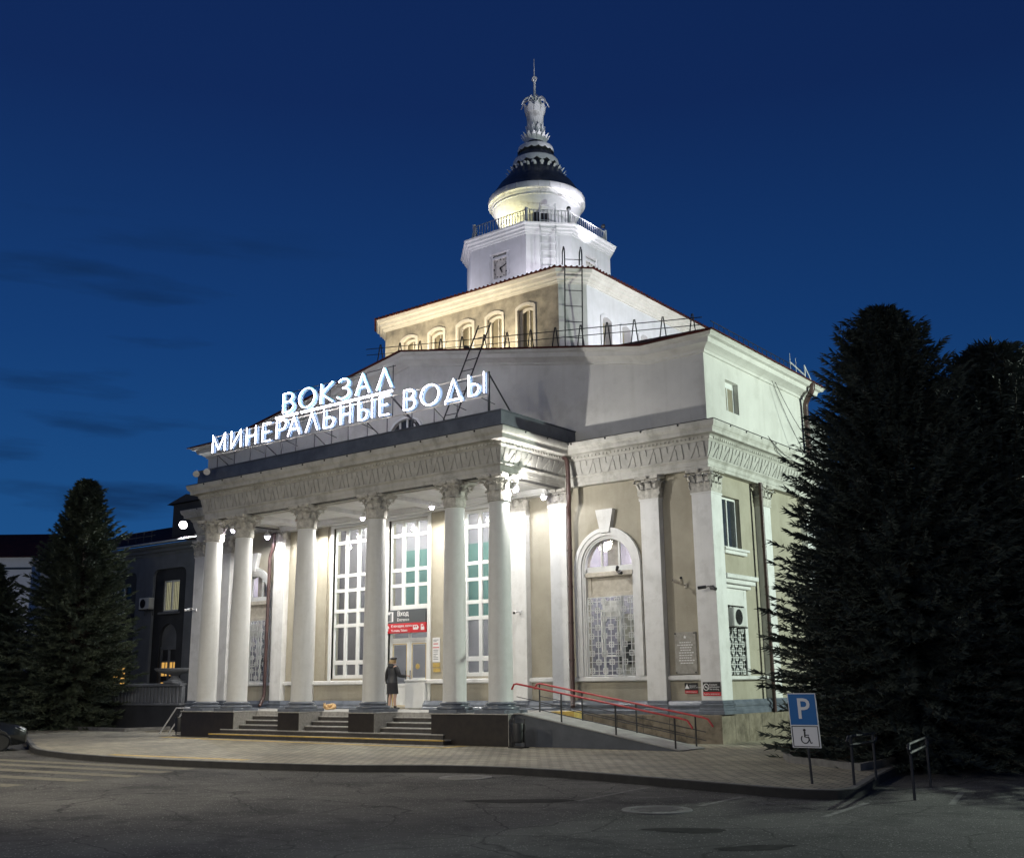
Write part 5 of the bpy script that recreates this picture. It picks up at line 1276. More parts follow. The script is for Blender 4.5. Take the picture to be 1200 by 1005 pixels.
# cables on the right side cornice
cb = empty('cable', 'thin dark cables sagging over the right side cornice', 'cable', (12.6,3,10))
mb = MB()
def cat(a, b, sag, n=12):
    a = Vector(a); b = Vector(b); return [a.lerp(b,i/n)-Vector((0,0,sag*4*(i/n)*(1-i/n))) for i in range(n+1)]
mb.tube(cat((12.55,5.3,11.9),(12.9,8.0,9.7),.3), .012, 4); mb.tube(cat((12.55,5.0,11.95),(12.9,6.6,9.5),.15), .010, 4); mb.tube(cat((13.1,3.2,9.45),(13.1,7.0,9.1),.35), .012, 4); mb.tube(cat((13.1,3.2,9.45),(13.1,5.0,9.0),.15), .010, 4)
mb.build('wire', 'darkmetal', cb)
an = empty('roof_antenna', 'small pale antenna on the far right roof edge', 'antenna', (12.6,8.0,12.25))
mb = MB(); mb.tube([(0,0,0),(0,0,.80)], .028, 6); mb.build('mast', 'spire', an, (0,0,0))
mb = MB(); mb.tube([(0,-1.35,.62),(0,0,.40)], .022, 6); mb.tube([(0,0,.78),(.05,.75,.0)], .022, 6)
for y, z in ((-1.3,.60),(-.8,.53)): mb.tube([(0,y,z-.3),(0,y,z+.35)], .010, 5)
mb.build('boom', 'spire', an, (0,0,0))

# ------------------------------------------------------------------ ramp, railings, bins
rt = empty('access_ramp', 'pale concrete wheelchair ramp with dark side descending right from the platform', 'ramp', (10.4,-2.8,0))
mb = MB(); sec = [(7.70,.0),(13.05,.0),(13.05,.02),(7.95,.885),(7.70,.885)]
mb.prism(sec, lambda u_,v_,d: (u_,d,v_), -3.43, -2.2); mb.build('ramp_side', 'rampwall', rt)
mb = MB(); mb.prism([(7.70,.886),(7.95,.886),(13.1,.006),(13.1,.03),(7.97,.915),(7.70,.915)], lambda u_,v_,d: (u_,d,v_), -3.50, -2.16); mb.build('ramp_deck', 'concrete', rt)
mb = MB(); mb.box(8.05,8.9,-2.15,-1.7,.6,.93); mb.build('tactile_plate', 'yellow', rt)
def ramp_rail(label, y, xs, z0f, x0, x1):
    t = empty('handrail', label, 'handrail', ((x0+x1)/2,y,0), 0, 'red handrails of the ramp')
    mb = MB(); zt = lambda x: z0f+ (1.73-z0f if False else 0)
    zr_ = lambda x: 1.76-.1725*(x-7.6)
    pts = [(x0-.18,y,zr_(x0)-.16),(x0-.10,y,zr_(x0)-.02),(x0,y,zr_(x0))]+[(x1,y,zr_(x1)),(x1+.18,y,zr_(x1)-.05),(x1+.32,y,zr_(x1)-.24)]
    mb.tube(pts, .028, 9); mb.build('top_rail', 'red', t, smooth=60)
    mb = MB()
    for dz in (.36,.58): mb.tube([(x0,y,zr_(x0)-dz),(x1+.1,y,zr_(x1+.1)-dz)], .012, 6)
    mb.build('wire_rail', 'steel', t)
    for x in xs:
        p = MB(); zg = max(.0,.90-.1725*(x-7.95)) if x > 7.95 else .9; p.tube([(x,y,zg),(x,y,zr_(x))], .024, 8); p.build('post', 'darkmetal', t)
ramp_rail('red topped handrail along the front edge of the ramp',-3.38,(9.32,11.1,12.9),1.7,7.75,13.1)
ramp_rail('red topped handrail along the wall side of the ramp',-2.26,(7.45+.3,9.27,11.07,12.9),1.7,7.75,13.1)

def litter_bin(label, loc):
    t = empty('litter_bin', label, 'litter bin', loc, 0, 'litter bins by the portico')
    mb = MB(); mb.lathe([(.15,.14),(.19,.16),(.205,.62),(.195,.66),(.18,.64),(.17,.2)], n=20); mb.build('bucket', 'bin', t, (0,0,0), smooth=40)
    mb = MB(); mb.tube([(-.23,0,0),(-.23,0,.78),(.23,0,.78),(.23,0,0)], .018, 6); mb.box(-.25,.25,-.16,.16,0,.025); mb.tube([(-.23,0,.42),(.23,0,.42)], .014, 6); mb.build('stand', 'darkmetal', t, (0,0,0))
litter_bin('black litter bin before the right column block', (8.28,-4.02,0)); litter_bin('black litter bin beside the left column block', (-8.05,-3.5,0))
sr = empty('stair_railing', 'pale slanted stair railing at the far left end of the platform', 'railing', (-9.2,-2.6,0))
for k in range(4):
    mb = MB(); y = -2.9+k*.42; mb.tube([(-10.2,y,.0),(-9.2,y,.98),(-8.4,y,.98),(-8.4,y,.0)], .026, 7); mb.build('rail', 'spire', sr)
ss = empty('side_steps', 'short concrete steps at the left end of the platform', 'steps', (-8.6,-2,0))
mb = MB()
for k in range(5): mb.bbox(-9.6+.32*k,-7.70,-2.6,.0,.0 if k == 0 else .16*k,.16*(k+1),.01)
mb.build('tread', 'step', ss)

# ------------------------------------------------------------------ left wing of the station
LW = empty('station_wing', 'long dark two storey wing of the station behind the left spruce', 'building', (-26,3,0))
WY = 3.0
bays = [-18.72-4.15*k for k in range(3)]
hol = []
for c in bays: hol += [[(c-1.35,1.0),(c+1.35,1.0),(c+1.35,7.15)]+[(c+1.35-.35*(1-cos(a_)),7.15+.35*sin(a_)) for a_ in (.5,1.0,1.57)]+[(c-1.35+.35*(1-cos(a_)),7.15+.35*sin(a_)) for a_ in (1.57,1.0,.5)]+[(c-1.35,7.15)]]
mb = MB(); mb.wall(rect(-31,-12.4,0,8.3), hol, FRONT(WY), .14); mb.wall(rect(WY,14,0,8.3), [], lambda u_,v_,d: (-31+d,u_,v_), .2); mb.build('wall', 'wingwall', LW)
mb = MB(); wh = []
for c in bays: wh += [rect(c-.66,c+.66,5.40,6.92), arch(c-.05,.70,1.0,4.1,14)]
mb.wall(rect(-30.8,-12.45,0,8.2), wh, FRONT(WY+.14), .22); mb.build('panel_wall', 'wingdark', LW)
mb = MB(); mb.sweep([(-.2,8.20),(.06,8.20),(.10,8.30),(.22,8.36),(.24,8.48),(.40,8.54),(.46,8.66),(-.2,8.70)], [(-31,14),(-31,WY),(-12.35,WY)]); mb.build('cornice', 'wingwall', LW)
mb = MB(); mb.add([(-31.5,WY-.5,8.68),(-12.4,WY-.5,8.68),(-12.4,WY+5.5,10.9),(-31.5,WY+5.5,10.9)], [(0,1,2,3)]); mb.add([(-31.5,WY-.5,8.68),(-12.4,WY-.5,8.68),(-12.4,WY-.5,8.74),(-31.5,WY-.5,8.74)], [(0,1,2,3)]); mb.build('roof', 'roofmetal', LW)
mb = MB(); mb.tube([(-31.4,WY-.55,8.76),(-12.5,WY-.55,8.76)], .05, 8); mb.build('gutter', 'acwhite', LW)
mb = MB(); mb.box(-20.2,-17.6,4.0,6.2,9.2,10.95); mb.add([(-20.5,3.8,10.95),(-17.3,3.8,10.95),(-17.3,6.4,10.95),(-20.5,6.4,10.95),(-18.9,3.8,11.35),(-18.9,6.4,11.35)], [(0,1,4),(1,2,5,4),(2,3,5),(3,0,4,5)]); mb.build('roof_hatch', 'wingdark', LW)
mb = MB()
for k in range(14): mb.tube([(-30+.7*k,3.3,9.05),(-30+.7*k,3.3,9.6)], .015, 5)
mb.tube([(-30,3.3,9.6),(-20.6,3.3,9.6)], .018, 5); mb.tube([(-30,3.3,9.35),(-20.6,3.3,9.35)], .012, 5); mb.build('roof_railing', 'darkmetal', LW)
for i, c in enumerate(bays):
    fr = MB(); y0 = WY+.2
    for a, b in ((c-.66,c-.58),(c-.04,c+.04),(c+.58,c+.66)): fr.bbox(a,b,y0,y0+.08,5.40,6.92,.006)
    for a, b in ((5.40,5.48),(6.84,6.92)): fr.bbox(c-.58,c+.58,y0+.003,y0+.077,a,b,.006)
    w = fr.build('window', 'frame', LW)
    p = MB(); p.add([(c-.6,y0+.1,5.45),(c+.6,y0+.1,5.45),(c+.6,y0+.1,6.88),(c-.6,y0+.1,6.88)], [(0,1,2,3)])
    if i == 0: p.build('pane', 'litcurtain', w, fix=False)
    else: p.build('pane', 'greywindow', w, fix=False)
    if i == 0:
        cu = MB()
        for k in range(9):
            x = c-.54+k*.13
            if k in (4,): continue
            cu.tube([(x,y0+.06,6.84),(x+.02,y0+.06,5.5)], .022, 6)
        cu.build('curtain_fold', 'curtain', w)
    p = MB(); p.bbox(c-.8,c+.8,WY-.02,WY+.14,5.26,5.37,.01); p.build('sill', 'wingwall', w)
    d = MB(); cc = c-.05
    for a, b in ((cc-.70,cc-.60),(cc-.06,cc+.06),(cc+.60,cc+.70)): d.bbox(a,b,WY+.24,WY+.34,1.0,3.55,.006)
    d.bbox(cc-.7,cc+.7,WY+.242,WY+.338,3.55,3.70,.006); d.bbox(cc-.6,cc+.6,WY+.243,WY+.337,2.95,3.02,.006)
    d.prism(arch(cc,.70,3.70,4.1,14), FRONT(WY+.30), 0, .04)
    dd = d.build('arched_door', 'wingwall', LW)
    p = MB(); p.add([(cc-.6,WY+.31,1.0),(cc+.6,WY+.31,1.0),(cc+.6,WY+.31,2.95),(cc-.6,WY+.31,2.95)], [(0,1,2,3)]); p.build('pane', 'litorange' if i in (0,1) else 'greywindow', dd, fix=False)
    p = MB(); p.add([(cc-.7,WY+.32,2.95),(cc+.7,WY+.32,2.95),(cc+.7,WY+.32,3.6),(cc-.7,WY+.32,3.6)], [(0,1,2,3)]); p.build('fanlight', 'wingdark', dd, fix=False)
    if i == 0:
        p = MB(); p.box(cc-.6,cc+.6,WY+.29,WY+.305,2.0,2.3); p.box(cc-.34,cc-.30,WY+.285,WY+.307,1,2.95); p.box(cc+.30,cc+.34,WY+.285,WY+.307,1,2.95); p.build('glazing_bar', 'wingdark', dd)
ac_unit('small air conditioner on the dark wall of the left wing', (-20.25,WY-.02,5.55), 0)
tw = empty('terrace_wall', 'grey balustrade wall of the raised terrace before the left wing', 'wall', (-24,-.2,0))
mb = MB(); mb.bbox(-44,-12.75,-.2,.1,.0,1.0,.02); mb.build('plinth', 'wingdark', tw)
mb = MB(); mb.bbox(-44,-12.75,-.26,.12,1.0,1.10,.02); mb.bbox(-44,-12.75,-.28,.14,1.80,1.93,.02); mb.bbox(-44,-12.75,-.10,.02,1.1,1.8,.02)
for k in range(120): mb.bbox(-43.8+.26*k,-43.8+.26*k+.12,-.17,-.09,1.1,1.8,.02)
mb.build('balustrade', 'wingwall', tw)
mb = MB(); mb.box(-44,-12.6,.1,2.99,.0,.98); mb.build('terrace_floor', 'concrete', tw)
ur = empty('stone_urn', 'wide shallow stone urn on the terrace wall left of the portico', 'urn', (-13.45,-.07,1.93))
mb = MB(); mb.bbox(-.34,.34,-.34,.34,0,.10,.01); mb.lathe([(.32,.10),(.28,.16),(.17,.24),(.15,.30),(.22,.36),(.55,.42),(.78,.50),(.86,.58),(.88,.62),(.80,.63),(.5,.52)], n=36); mb.build('bowl', 'wingwall', ur, (0,0,0), smooth=40)
fh = empty('far_house', 'pale far house with a dark roof behind the left spruce', 'house', (-48,10,0))
mb = MB(); Rh = Matrix.Rotation(radians(39),3,'Z')
def hp(x,y,z): q_ = Rh @ Vector((x,y,z)); return (q_.x-48.4,q_.y+7.6,z)
mb.add([hp(-7,0,0),hp(4,0,0),hp(4,9,0),hp(-7,9,0),hp(-7,0,10.8),hp(4,0,10.8),hp(4,9,10.8),hp(-7,9,10.8)], [(0,1,5,4),(1,2,6,5),(2,3,7,6),(3,0,4,7)]); mb.build('wall', 'house', fh)
mb = MB(); mb.add([hp(-7.6,-.6,10.75),hp(4.6,-.6,10.75),hp(4.6,9.6,10.75),hp(-7.6,9.6,10.75),hp(-7,4.5,13.0),hp(4,4.5,13.0)], [(0,1,5,4),(1,2,5),(2,3,4,5),(3,0,4),(0,3,2,1)]); mb.build('roof', 'roofmetal', fh)
mb = MB(); mb.add([hp(-7,-.06,9.9),hp(4,-.06,9.9),hp(4,-.06,10.05),hp(-7,-.06,10.05)], [(0,1,2,3)])
for x in (-5,-2,1): mb.add([hp(x,-.05,6.4),hp(x+1.3,-.05,6.4),hp(x+1.3,-.05,8.2),hp(x,-.05,8.2)], [(0,1,2,3)])
mb.build('window', 'greywindow', fh)

# ------------------------------------------------------------------ parking sign and hoops
ps = empty('parking_sign', 'blue P parking sign with a wheelchair plate leaning slightly on its post', 'road sign', (19.36,-10.16,-.10))
mb = MB(); mb.tube([(19.385,-10.16,-.14),(19.315,-10.16,1.46)], .022, 10); mb.build('post', 'steel', ps)
tl = lambda x, z: (x - .045*(z-.6), z)          # the plates lean
def lean_quad(x0,x1,z0,z1,y0,y1,name,m,mbx=None):
    mb = mbx or MB(); poly = [tl(x0,z0),tl(x1,z0),tl(x1,z1),tl(x0,z1)]; mb.prism(poly, FRONT(0), y0, y1)
    return mb.build(name,m,ps) if mbx is None else None
lean_quad(19.09,19.61,.60,1.52,-10.205,-10.19,'backing_plate','signwhite')
lean_quad(19.105,19.595,.985,1.505,-10.21,-10.204,'blue_plate','signblue')
text_mesh('P', .50, 'signwhite', 'writing', ps, (19.335,-10.213,1.24), (1,0,0), (-.045,0,1), 'CENTER', .002, 1.0, .004)
mb = MB(); b = .008
for x0,x1,z0,z1 in ((19.11,19.59,.615,.627),(19.11,19.59,.952,.964),(19.11,19.122,.627,.952),(19.578,19.59,.627,.952)): lean_quad(x0,x1,z0,z1,-10.210,-10.204,'',None,mb)
cx, cz = 19.33,.745
for i in range(22):
    a0, a1 = radians(135+i*12), radians(135+(i+1)*12); rr, r2 = .078,.062
    if i < 22: mb.prism([(cx+rr*cos(a0),cz+rr*sin(a0)),(cx+rr*cos(a1),cz+rr*sin(a1)),(cx+r2*cos(a1),cz+r2*sin(a1)),(cx+r2*cos(a0),cz+r2*sin(a0))], FRONT(0), -10.211, -10.204)
mb.prism(rect(cx-.015,cx+.010,cz+.03,cz+.125), FRONT(0), -10.211,-10.204); mb.prism(rect(cx-.01,cx+.07,cz+.06,cz+.075), FRONT(0), -10.2112,-10.204)
mb.prism([(cx+.01,cz+.04),(cx+.075,cz+.03),(cx+.105,cz-.06),(cx+.125,cz-.05),(cx+.135,cz-.062),(cx+.098,cz-.075),(cx+.06,cz+.018),(cx+.01,cz+.025)], FRONT(0), -10.2114,-10.204)
mb.prism([(cx-.005+.024*cos(2*pi*i/12),cz+.15+.024*sin(2*pi*i/12)) for i in range(12)], FRONT(0), -10.2111,-10.204); mb.build('wheelchair_symbol', 'signblack', ps)
def hoop(label, a, b, zg, h):
    a = Vector((*a,zg)); b = Vector((*b,zg)); t = empty('guard_hoop', label, 'guard rail', (a+b)/2, 0, 'steel guard hoops by the kerb'); up = Vector((0,0,1)); d = (b-a).normalized()
    for p in (a,b):
        mb = MB(); mb.tube([p,p+up*h], .024, 8); mb.build('post', 'steel', t)
    mb = MB()
    for z in (h-.14,h): mb.tube([a+up*z-d*.12,b+up*z+d*.12], .024, 8)
    mb.tube([a+up*(h-.14)-d*.12,a+up*(h-.07)-d*.2,a+up*h-d*.12], .024, 8); mb.tube([b+up*(h-.14)+d*.12,b+up*(h-.07)+d*.2,b+up*h+d*.12], .024, 8); mb.build('top_rail', 'steel', t)
hoop('steel guard hoop on the plaza corner right of the parking sign', (20.10,-10.1),(20.05,-8.9),.0,.80)
hoop('steel guard hoop on the asphalt, rightmost of the two', (21.22,-10.5),(20.8,-8.3),RZ,.86)

# ------------------------------------------------------------------ trees
def spruce(name, label, loc, H, R, seed, nb, ntw, mt, group, zlow=.25, tw=.30, thick=.055, pw=.8, nq_=3, lo=.70):
    rg = np.random.default_rng(seed); t = empty(name, label, 'tree', loc, 0, group)
    mb = MB(); mb.tube([(0,0,-.05),(0,0,H*.25),(.03,.02,H*.6),(0,0,H*.97)], [.20*H/10,.15*H/10,.08*H/10,.012], 10)
    mb.build('trunk', 'bark', t, (0,0,0), smooth=60)
    br = MB(); V = []; F = []; cnt = 0
    ph = rg.uniform(0,6.28,6)
    for i in range(nb):
        u_ = (i+.5)/nb; z = zlow + (H*.985-zlow)*(1-(1-u_)**.62) if False else zlow+(H*.985-zlow)*u_**1.15
        tt = (z-zlow)/(H-zlow); az = i*2.39996+rg.normal(0,.25)
        lob = 1+.10*sin(3*az+4*tt+ph[0])+.08*sin(5*az-9*tt+ph[1])+.05*sin(2*az+13*tt+ph[2])+.05*sin(7*az+27*tt+ph[3]); l = R*((1-tt)**pw)*lob*rg.uniform(lo,1.10)*(.66+.34*min(1,tt/.30))+.06
        d = np.array([cos(az),sin(az),0.]); up = -.08+.30*tt+.50*tt**3
        k = 7; s_ = np.linspace(0,1,k)
        pts = np.zeros((k,3)); pts[:,0] = d[0]*l*s_; pts[:,1] = d[1]*l*s_; pts[:,2] = z + l*(up*s_ - .42*s_**2*(1-.6*tt) + .30*s_**4)
        br.tube([tuple(p) for p in pts], list(np.linspace(.028,.006,k)*(.6+.5*(1-tt))), 4, cap=False)
        n = max(6,int(ntw*(.35+.65*l/R))); q = rg.uniform(.18,1.0,n)**.75
        base = np.stack([np.interp(q,s_,pts[:,j]) for j in range(3)],1)
        side = np.array([-d[1],d[0],0.]); ang = rg.choice([-1,1],n)*rg.uniform(.25,1.25,n); ang[q > .94] *= .3
        dirv = d[None,:]*np.cos(ang)[:,None]+side[None,:]*np.sin(ang)[:,None]; dirv[:,2] += rg.normal(.12,.34,n)
        dirv /= np.linalg.norm(dirv,axis=1)[:,None]
        ln = tw*rg.uniform(.6,1.35,n)*(1.05-.35*q)
        rr = rg.normal(size=(n,3)); p1 = np.cross(dirv,rr); p1 /= np.linalg.norm(p1,axis=1)[:,None]; p2 = np.cross(dirv,p1)
        for m_ in range(nq_):
            a_ = m_*pi/nq_; wv = (p1*cos(a_)+p2*sin(a_))*thick
            A = base; B = base+dirv*(ln*.35)[:,None]+wv; Cc = base+dirv*ln[:,None]; Dd = base+dirv*(ln*.35)[:,None]-wv
            V.append(np.stack([A,B,Cc,Dd],1).reshape(-1,3))
    n = 90; q = rg.uniform(0,1,n); base = np.zeros((n,3)); base[:,2] = H*(.93+.075*q)
    dirv = rg.normal(size=(n,3)); dirv[:,2] = np.abs(dirv[:,2])*1.2+.5; dirv /= np.linalg.norm(dirv,axis=1)[:,None]; ln = tw*(1.25-.6*q)
    rr = rg.normal(size=(n,3)); p1 = np.cross(dirv,rr); p1 /= np.linalg.norm(p1,axis=1)[:,None]
    for wv in (p1*thick, np.cross(dirv,p1)*thick): V.append(np.stack([base,base+dirv*(ln*.35)[:,None]+wv,base+dirv*ln[:,None],base+dirv*(ln*.35)[:,None]-wv],1).reshape(-1,3))
    br.build('branch', 'bark', t, (0,0,0), fix=False)
    V = np.concatenate(V); nq = len(V)//4
    me = bpy.data.meshes.new('crown'); me.vertices.add(len(V)); me.vertices.foreach_set('co', V.ravel()); me.loops.add(nq*4); me.loops.foreach_set('vertex_index', np.arange(nq*4)); me.polygons.add(nq); me.polygons.foreach_set('loop_start', np.arange(nq)*4); me.update(calc_edges=True)
    o = bpy.data.objects.new('crown', me); COL.objects.link(o); me.materials.append(M[mt]); o.parent = t
    return t
TG = 'spruces round the station'
spruce('spruce_tree','broad dark spruce standing left of the station',(-19.3,-1.4,0),11.3,3.9,11,900,120,'needle',TG,.2,.32,.026,.74)
spruce('spruce_tree','dark spruce cut off by the left edge of the photo',(-23.9,-3.4,0),7.5,3.9,12,620,95,'needle',TG,.2,.34,.028,.74)
spruce('spruce_tree','large near spruce hiding the right end of the station',(19.15,-3.45,0),10.5,4.25,21,1800,150,'needleblue',TG,.3,.25,.016,.74,2,.70)
spruce('spruce_tree','spruce at the right edge lit from behind',(21.0,-.9,0),9.7,5.0,22,1400,120,'needleblue',TG,.3,.28,.021,.70,2,.74)
spruce('spruce_tree','spruce behind the large right one beside the side wall',(19.3,8.2,0),10.8,3.0,23,560,44,'needleblue',TG,.3,.34,.05,.75)

# ------------------------------------------------------------------ unseen light sources: a lamp behind the right spruces, the rest added as fill
light('unseen_light','POINT',(27.0,5.6,8.2),(0,0,0),11000,(.86,1,.86),None,.15)
light('unseen_light','POINT',(10,-42,10.5),(0,0,0),3700,(1,.95,.86),None,1.6)  # unseen light behind the camera, serves as fill on the facade front
light('unseen_light','POINT',(46,-44,11),(0,0,0),3600,(1,.96,.88),None,1.2)  # second unseen front fill, farther to the right
light('unseen_light','SPOT',(-4,-19,9),(-2.5,-13,0),3800,(1,.89,.68),None,.4,140,1)  # added downlight to brighten the road and plaza at left
light('unseen_light','SPOT',(9,-21,9),(7,-11,0),3000,(1,.92,.74),None,.4,130,1)  # added downlight to brighten the ground before the middle of the plaza
light('unseen_light','POINT',(-39,-1.0,7.5),(0,0,0),700,(.9,.95,1),None,.3)  # added light to brighten the far house wall
#PEOPLE
def skin(name, verts, edges, radii, m, parent, root=0, sub=2):
    me = bpy.data.meshes.new(name); me.from_pydata(verts, edges, []); me.update(); o = bpy.data.objects.new(name, me); COL.objects.link(o)
    md = o.modifiers.new('skin','SKIN'); md.use_smooth_shade = True
    for i, rr in enumerate(radii):
        d = me.skin_vertices[0].data[i]; d.radius = rr if hasattr(rr,'__len__') else (rr,rr); d.use_root = (i == root)
    o.modifiers.new('sub','SUBSURF').levels = sub; o.modifiers['sub'].render_levels = sub
    me.materials.append(M[m]); o.parent = parent
    return o
def chain(V, E, Rr, start, pts):
    prev = start
    for p, rr in pts: V.append(p); Rr.append(rr); E.append((prev,len(V)-1)); prev = len(V)-1
    return prev
w = empty('person', 'woman in a dark hooded jacket, skirt and dark cap reaching for the door', 'person', (.10,-.62,ZP+.004), radians(-8)); w.scale = (1.17,1.12,1.07)
V = [(0,0,.90)]; Ed = []; Rr = [(.135,.11)]
sp = chain(V,Ed,Rr,0,[((0,.005,1.05),(.115,.09)),((0,.015,1.22),(.125,.10)),((0,.015,1.34),(.13,.085))])
nk = chain(V,Ed,Rr,sp,[((0,.02,1.415),.052),((0,.035,1.47),(.062,.07)),((0,.045,1.535),(.074,.090)),((0,.045,1.60),(.066,.078)),((0,.04,1.635),(.035,.04))])
chain(V,Ed,Rr,nk-2,[((0,.128,1.515),.016)])                                   # nose
for s_, kn, an, toe in ((-1,(-.085,.02,.48),(-.08,-.045,.09),(-.09,.10,.035)),(1,(.085,.06,.48),(.095,.05,.09),(.115,.19,.035))):
    chain(V,Ed,Rr,0,[((s_*.085,0,.80),.092),((kn[0],kn[1]-.01,.56),.062),(kn,.054),((kn[0],kn[1]-.035,.33),.054),(an,.036),((an[0],an[1]-.02,.035),.034),(toe,.028)])
la = chain(V,Ed,Rr,sp,[((-.155,.01,1.35),.066),((-.215,-.01,1.22),.050),((-.265,-.03,1.07),.041),((-.285,.01,.93),.034),((-.29,.04,.83),.026),((-.29,.05,.775),(.020,.036))])
for k, (dy, l) in enumerate(((-.028,.055),(-.010,.072),(.010,.078),(.028,.070))): chain(V,Ed,Rr,la,[((-.292,.05+dy,.735),.0095),((-.288,.055+dy,.735-l*.5),.009),((-.280,.06+dy,.735-l),.008)])
chain(V,Ed,Rr,la-1,[((-.285,.085,.79),.010),((-.280,.105,.745),.009)])
ra = chain(V,Ed,Rr,sp,[((.155,.01,1.35),.066),((.225,.03,1.22),.050),((.265,.07,1.08),.041),((.285,.20,1.06),.033),((.295,.30,1.07),.026),((.30,.355,1.075),(.036,.020))])
for k, (dx, l) in enumerate(((-.028,.055),(-.010,.072),(.010,.078),(.028,.070))): chain(V,Ed,Rr,ra,[((.30+dx,.395,1.075),.0095),((.30+dx,.395+l*.55,1.065),.009),((.30+dx,.395+l*.8,1.035),.008)])
chain(V,Ed,Rr,ra-1,[((.262,.335,1.085),.010),((.245,.375,1.08),.009)])
skin('body',V,Ed,Rr,'skin',w)
def ell(mb, secs, n=20, cap=True):
    vs = []
    for (cx,cy,z,rx,ry) in secs:
        for k in range(n):
            a_ = 2*pi*k/n; fz_ = 1+.03*sin(a_*5+z*9); vs.append((cx+rx*cos(a_)*fz_,cy+ry*sin(a_)*fz_,z))
    m_ = len(secs); mb.add(vs, [(i*n+k,i*n+(k+1)%n,(i+1)*n+(k+1)%n,(i+1)*n+k) for i in range(m_-1) for k in range(n)]+([tuple(range(n-1,-1,-1)),tuple((m_-1)*n+k for k in range(n))] if cap else []))
mb = MB(); ell(mb,[(0,.01,.50,.205,.165),(0,.01,.60,.20,.16),(0,.005,.78,.195,.155),(0,0,.92,.185,.145),(0,.005,.99,.16,.125)]); mb.build('skirt','skirt',w,(0,0,0),smooth=60)
mb = MB(); ell(mb,[(0,.0,.86,.195,.158),(0,.005,.95,.185,.148),(0,.01,1.02,.165,.130),(0,.015,1.10,.172,.135),(0,.02,1.22,.185,.143),(0,.02,1.31,.185,.135),(0,.02,1.375,.15,.105),(0,.02,1.42,.085,.08)])
mb.tube([(-.15,.01,1.35),(-.215,-.01,1.22),(-.27,-.03,1.07),(-.288,.01,.93),(-.292,.04,.84)],[.082,.072,.062,.052,.050],12); mb.tube([(.15,.01,1.35),(.225,.03,1.22),(.268,.07,1.08),(.287,.20,1.06),(.295,.29,1.07)],[.082,.072,.062,.052,.050],12)
mb.build('jacket','jacket',w,(0,0,0),smooth=60)
mb = MB(); mb.ball((0,-.075,1.385),(.115,.075,.075),14,8); mb.tube([(-.10,-.02,1.40),(-.07,-.085,1.44),(0,-.11,1.45),(.07,-.085,1.44),(.10,-.02,1.40)],[.03,.04,.045,.04,.03],8); mb.build('hood','jacket',w,(0,0,0),smooth=60)
mb = MB(); mb.ball((0,.02,1.555),(.092,.105,.10),14,9); mb.tube([(0,-.06,1.56),(.02,-.085,1.47),(.045,-.075,1.40)],[.065,.055,.02],9); mb.tube([(-.06,-.04,1.55),(-.065,-.05,1.46),(-.06,-.05,1.40)],[.045,.04,.015],8); mb.build('hair','hair',w,(0,0,0),smooth=60)
mb = MB(); mb.ball((.015,.025,1.635),(.118,.122,.042),14,8); mb.tube([(.015,.025,1.60),(.015,.025,1.62)],[.10,.105],14); mb.build('cap','jacket',w,(0,0,0),smooth=60)
for dx, dy in ((-.085,.02),(.105,.11)):
    mb = MB(); mb.ball((dx,dy,.035),(.045,.125,.036),12,7); mb.tube([(dx,dy-.07,.03),(dx,dy-.07,.12)],[.042,.05],10); mb.build('shoe','shoe',w,(0,0,0),smooth=60)

d = empty('sleeping_dog','tan dog curled up asleep on the platform between two columns','dog',(-2.30,-1.30,ZP+.004),radians(20))
V = [(.16,.0,.11)]; Ed = []; Rr = [.11]
c1 = chain(V,Ed,Rr,0,[((.10,.14,.12),.115),((-.05,.18,.12),.11),((-.17,.10,.115),.10),((-.20,-.04,.11),.075)])
hd = chain(V,Ed,Rr,c1,[((-.14,-.15,.12),.078),((-.05,-.19,.09),.055),((.03,-.19,.065),.036)])
for dy in (-.05,.05): chain(V,Ed,Rr,hd-2,[((-.16,-.15+dy,.205),.022),((-.175,-.14+dy*1.3,.25),.010)])
chain(V,Ed,Rr,0,[((.20,-.10,.08),.04),((.14,-.19,.05),.032),((.03,-.25,.035),.026),((-.08,-.26,.03),.018)])   # tail round the paws
chain(V,Ed,Rr,0,[((.12,-.08,.06),.05),((.02,-.08,.04),.032),((-.06,-.10,.03),.028)]); chain(V,Ed,Rr,c1-1,[((-.12,.0,.06),.045),((-.03,-.03,.04),.030),((.05,-.04,.03),.026)])
skin('body',V,Ed,Rr,'fur',d)
mb = MB(); mb.ball((.065,-.19,.068),(.016,.018,.014),8,6); mb.build('nose','furdark',d,(0,0,0))

# ------------------------------------------------------------------ parked car at the left edge
hx, hy = .36, .933
cr_ = empty('parked_car','dark hatchback at the left edge of the photo with its nose at the kerb','car',(-7.85,-10.6,RZ),math.atan2(hy,hx))
# local x forward, front axle at x = 0
st = [(.86,.30,.55,.58,.60,.50),(.80,.22,.62,.66,.74,.62),(.55,.18,.70,.78,.84,.74),(.0,.17,.76,.90,.88,.80),(-.45,.17,.80,.97,.89,.80),(-.75,.17,.84,1.10,.89,.76),(-1.25,.17,.86,1.42,.89,.66),(-1.9,.17,.87,1.48,.89,.66),(-2.6,.17,.88,1.44,.89,.66),(-3.15,.2,.88,1.25,.86,.66),(-3.38,.28,.85,.98,.78,.64)]
mb = MB(); vs = []
for (x,zl,zb_,zr_,wb,wr) in st: vs += [(x,-wb*.94,zl),(x,-wb,zl+.14),(x,-wb*1.005,(zl+zb_)/2+.06),(x,-wb*.985,zb_),(x,-wr,zr_-.03),(x,-wr*.6,zr_+.02),(x,wr*.6,zr_+.02),(x,wr,zr_-.03),(x,wb*.985,zb_),(x,wb*1.005,(zl+zb_)/2+.06),(x,wb,zl+.14),(x,wb*.94,zl)]
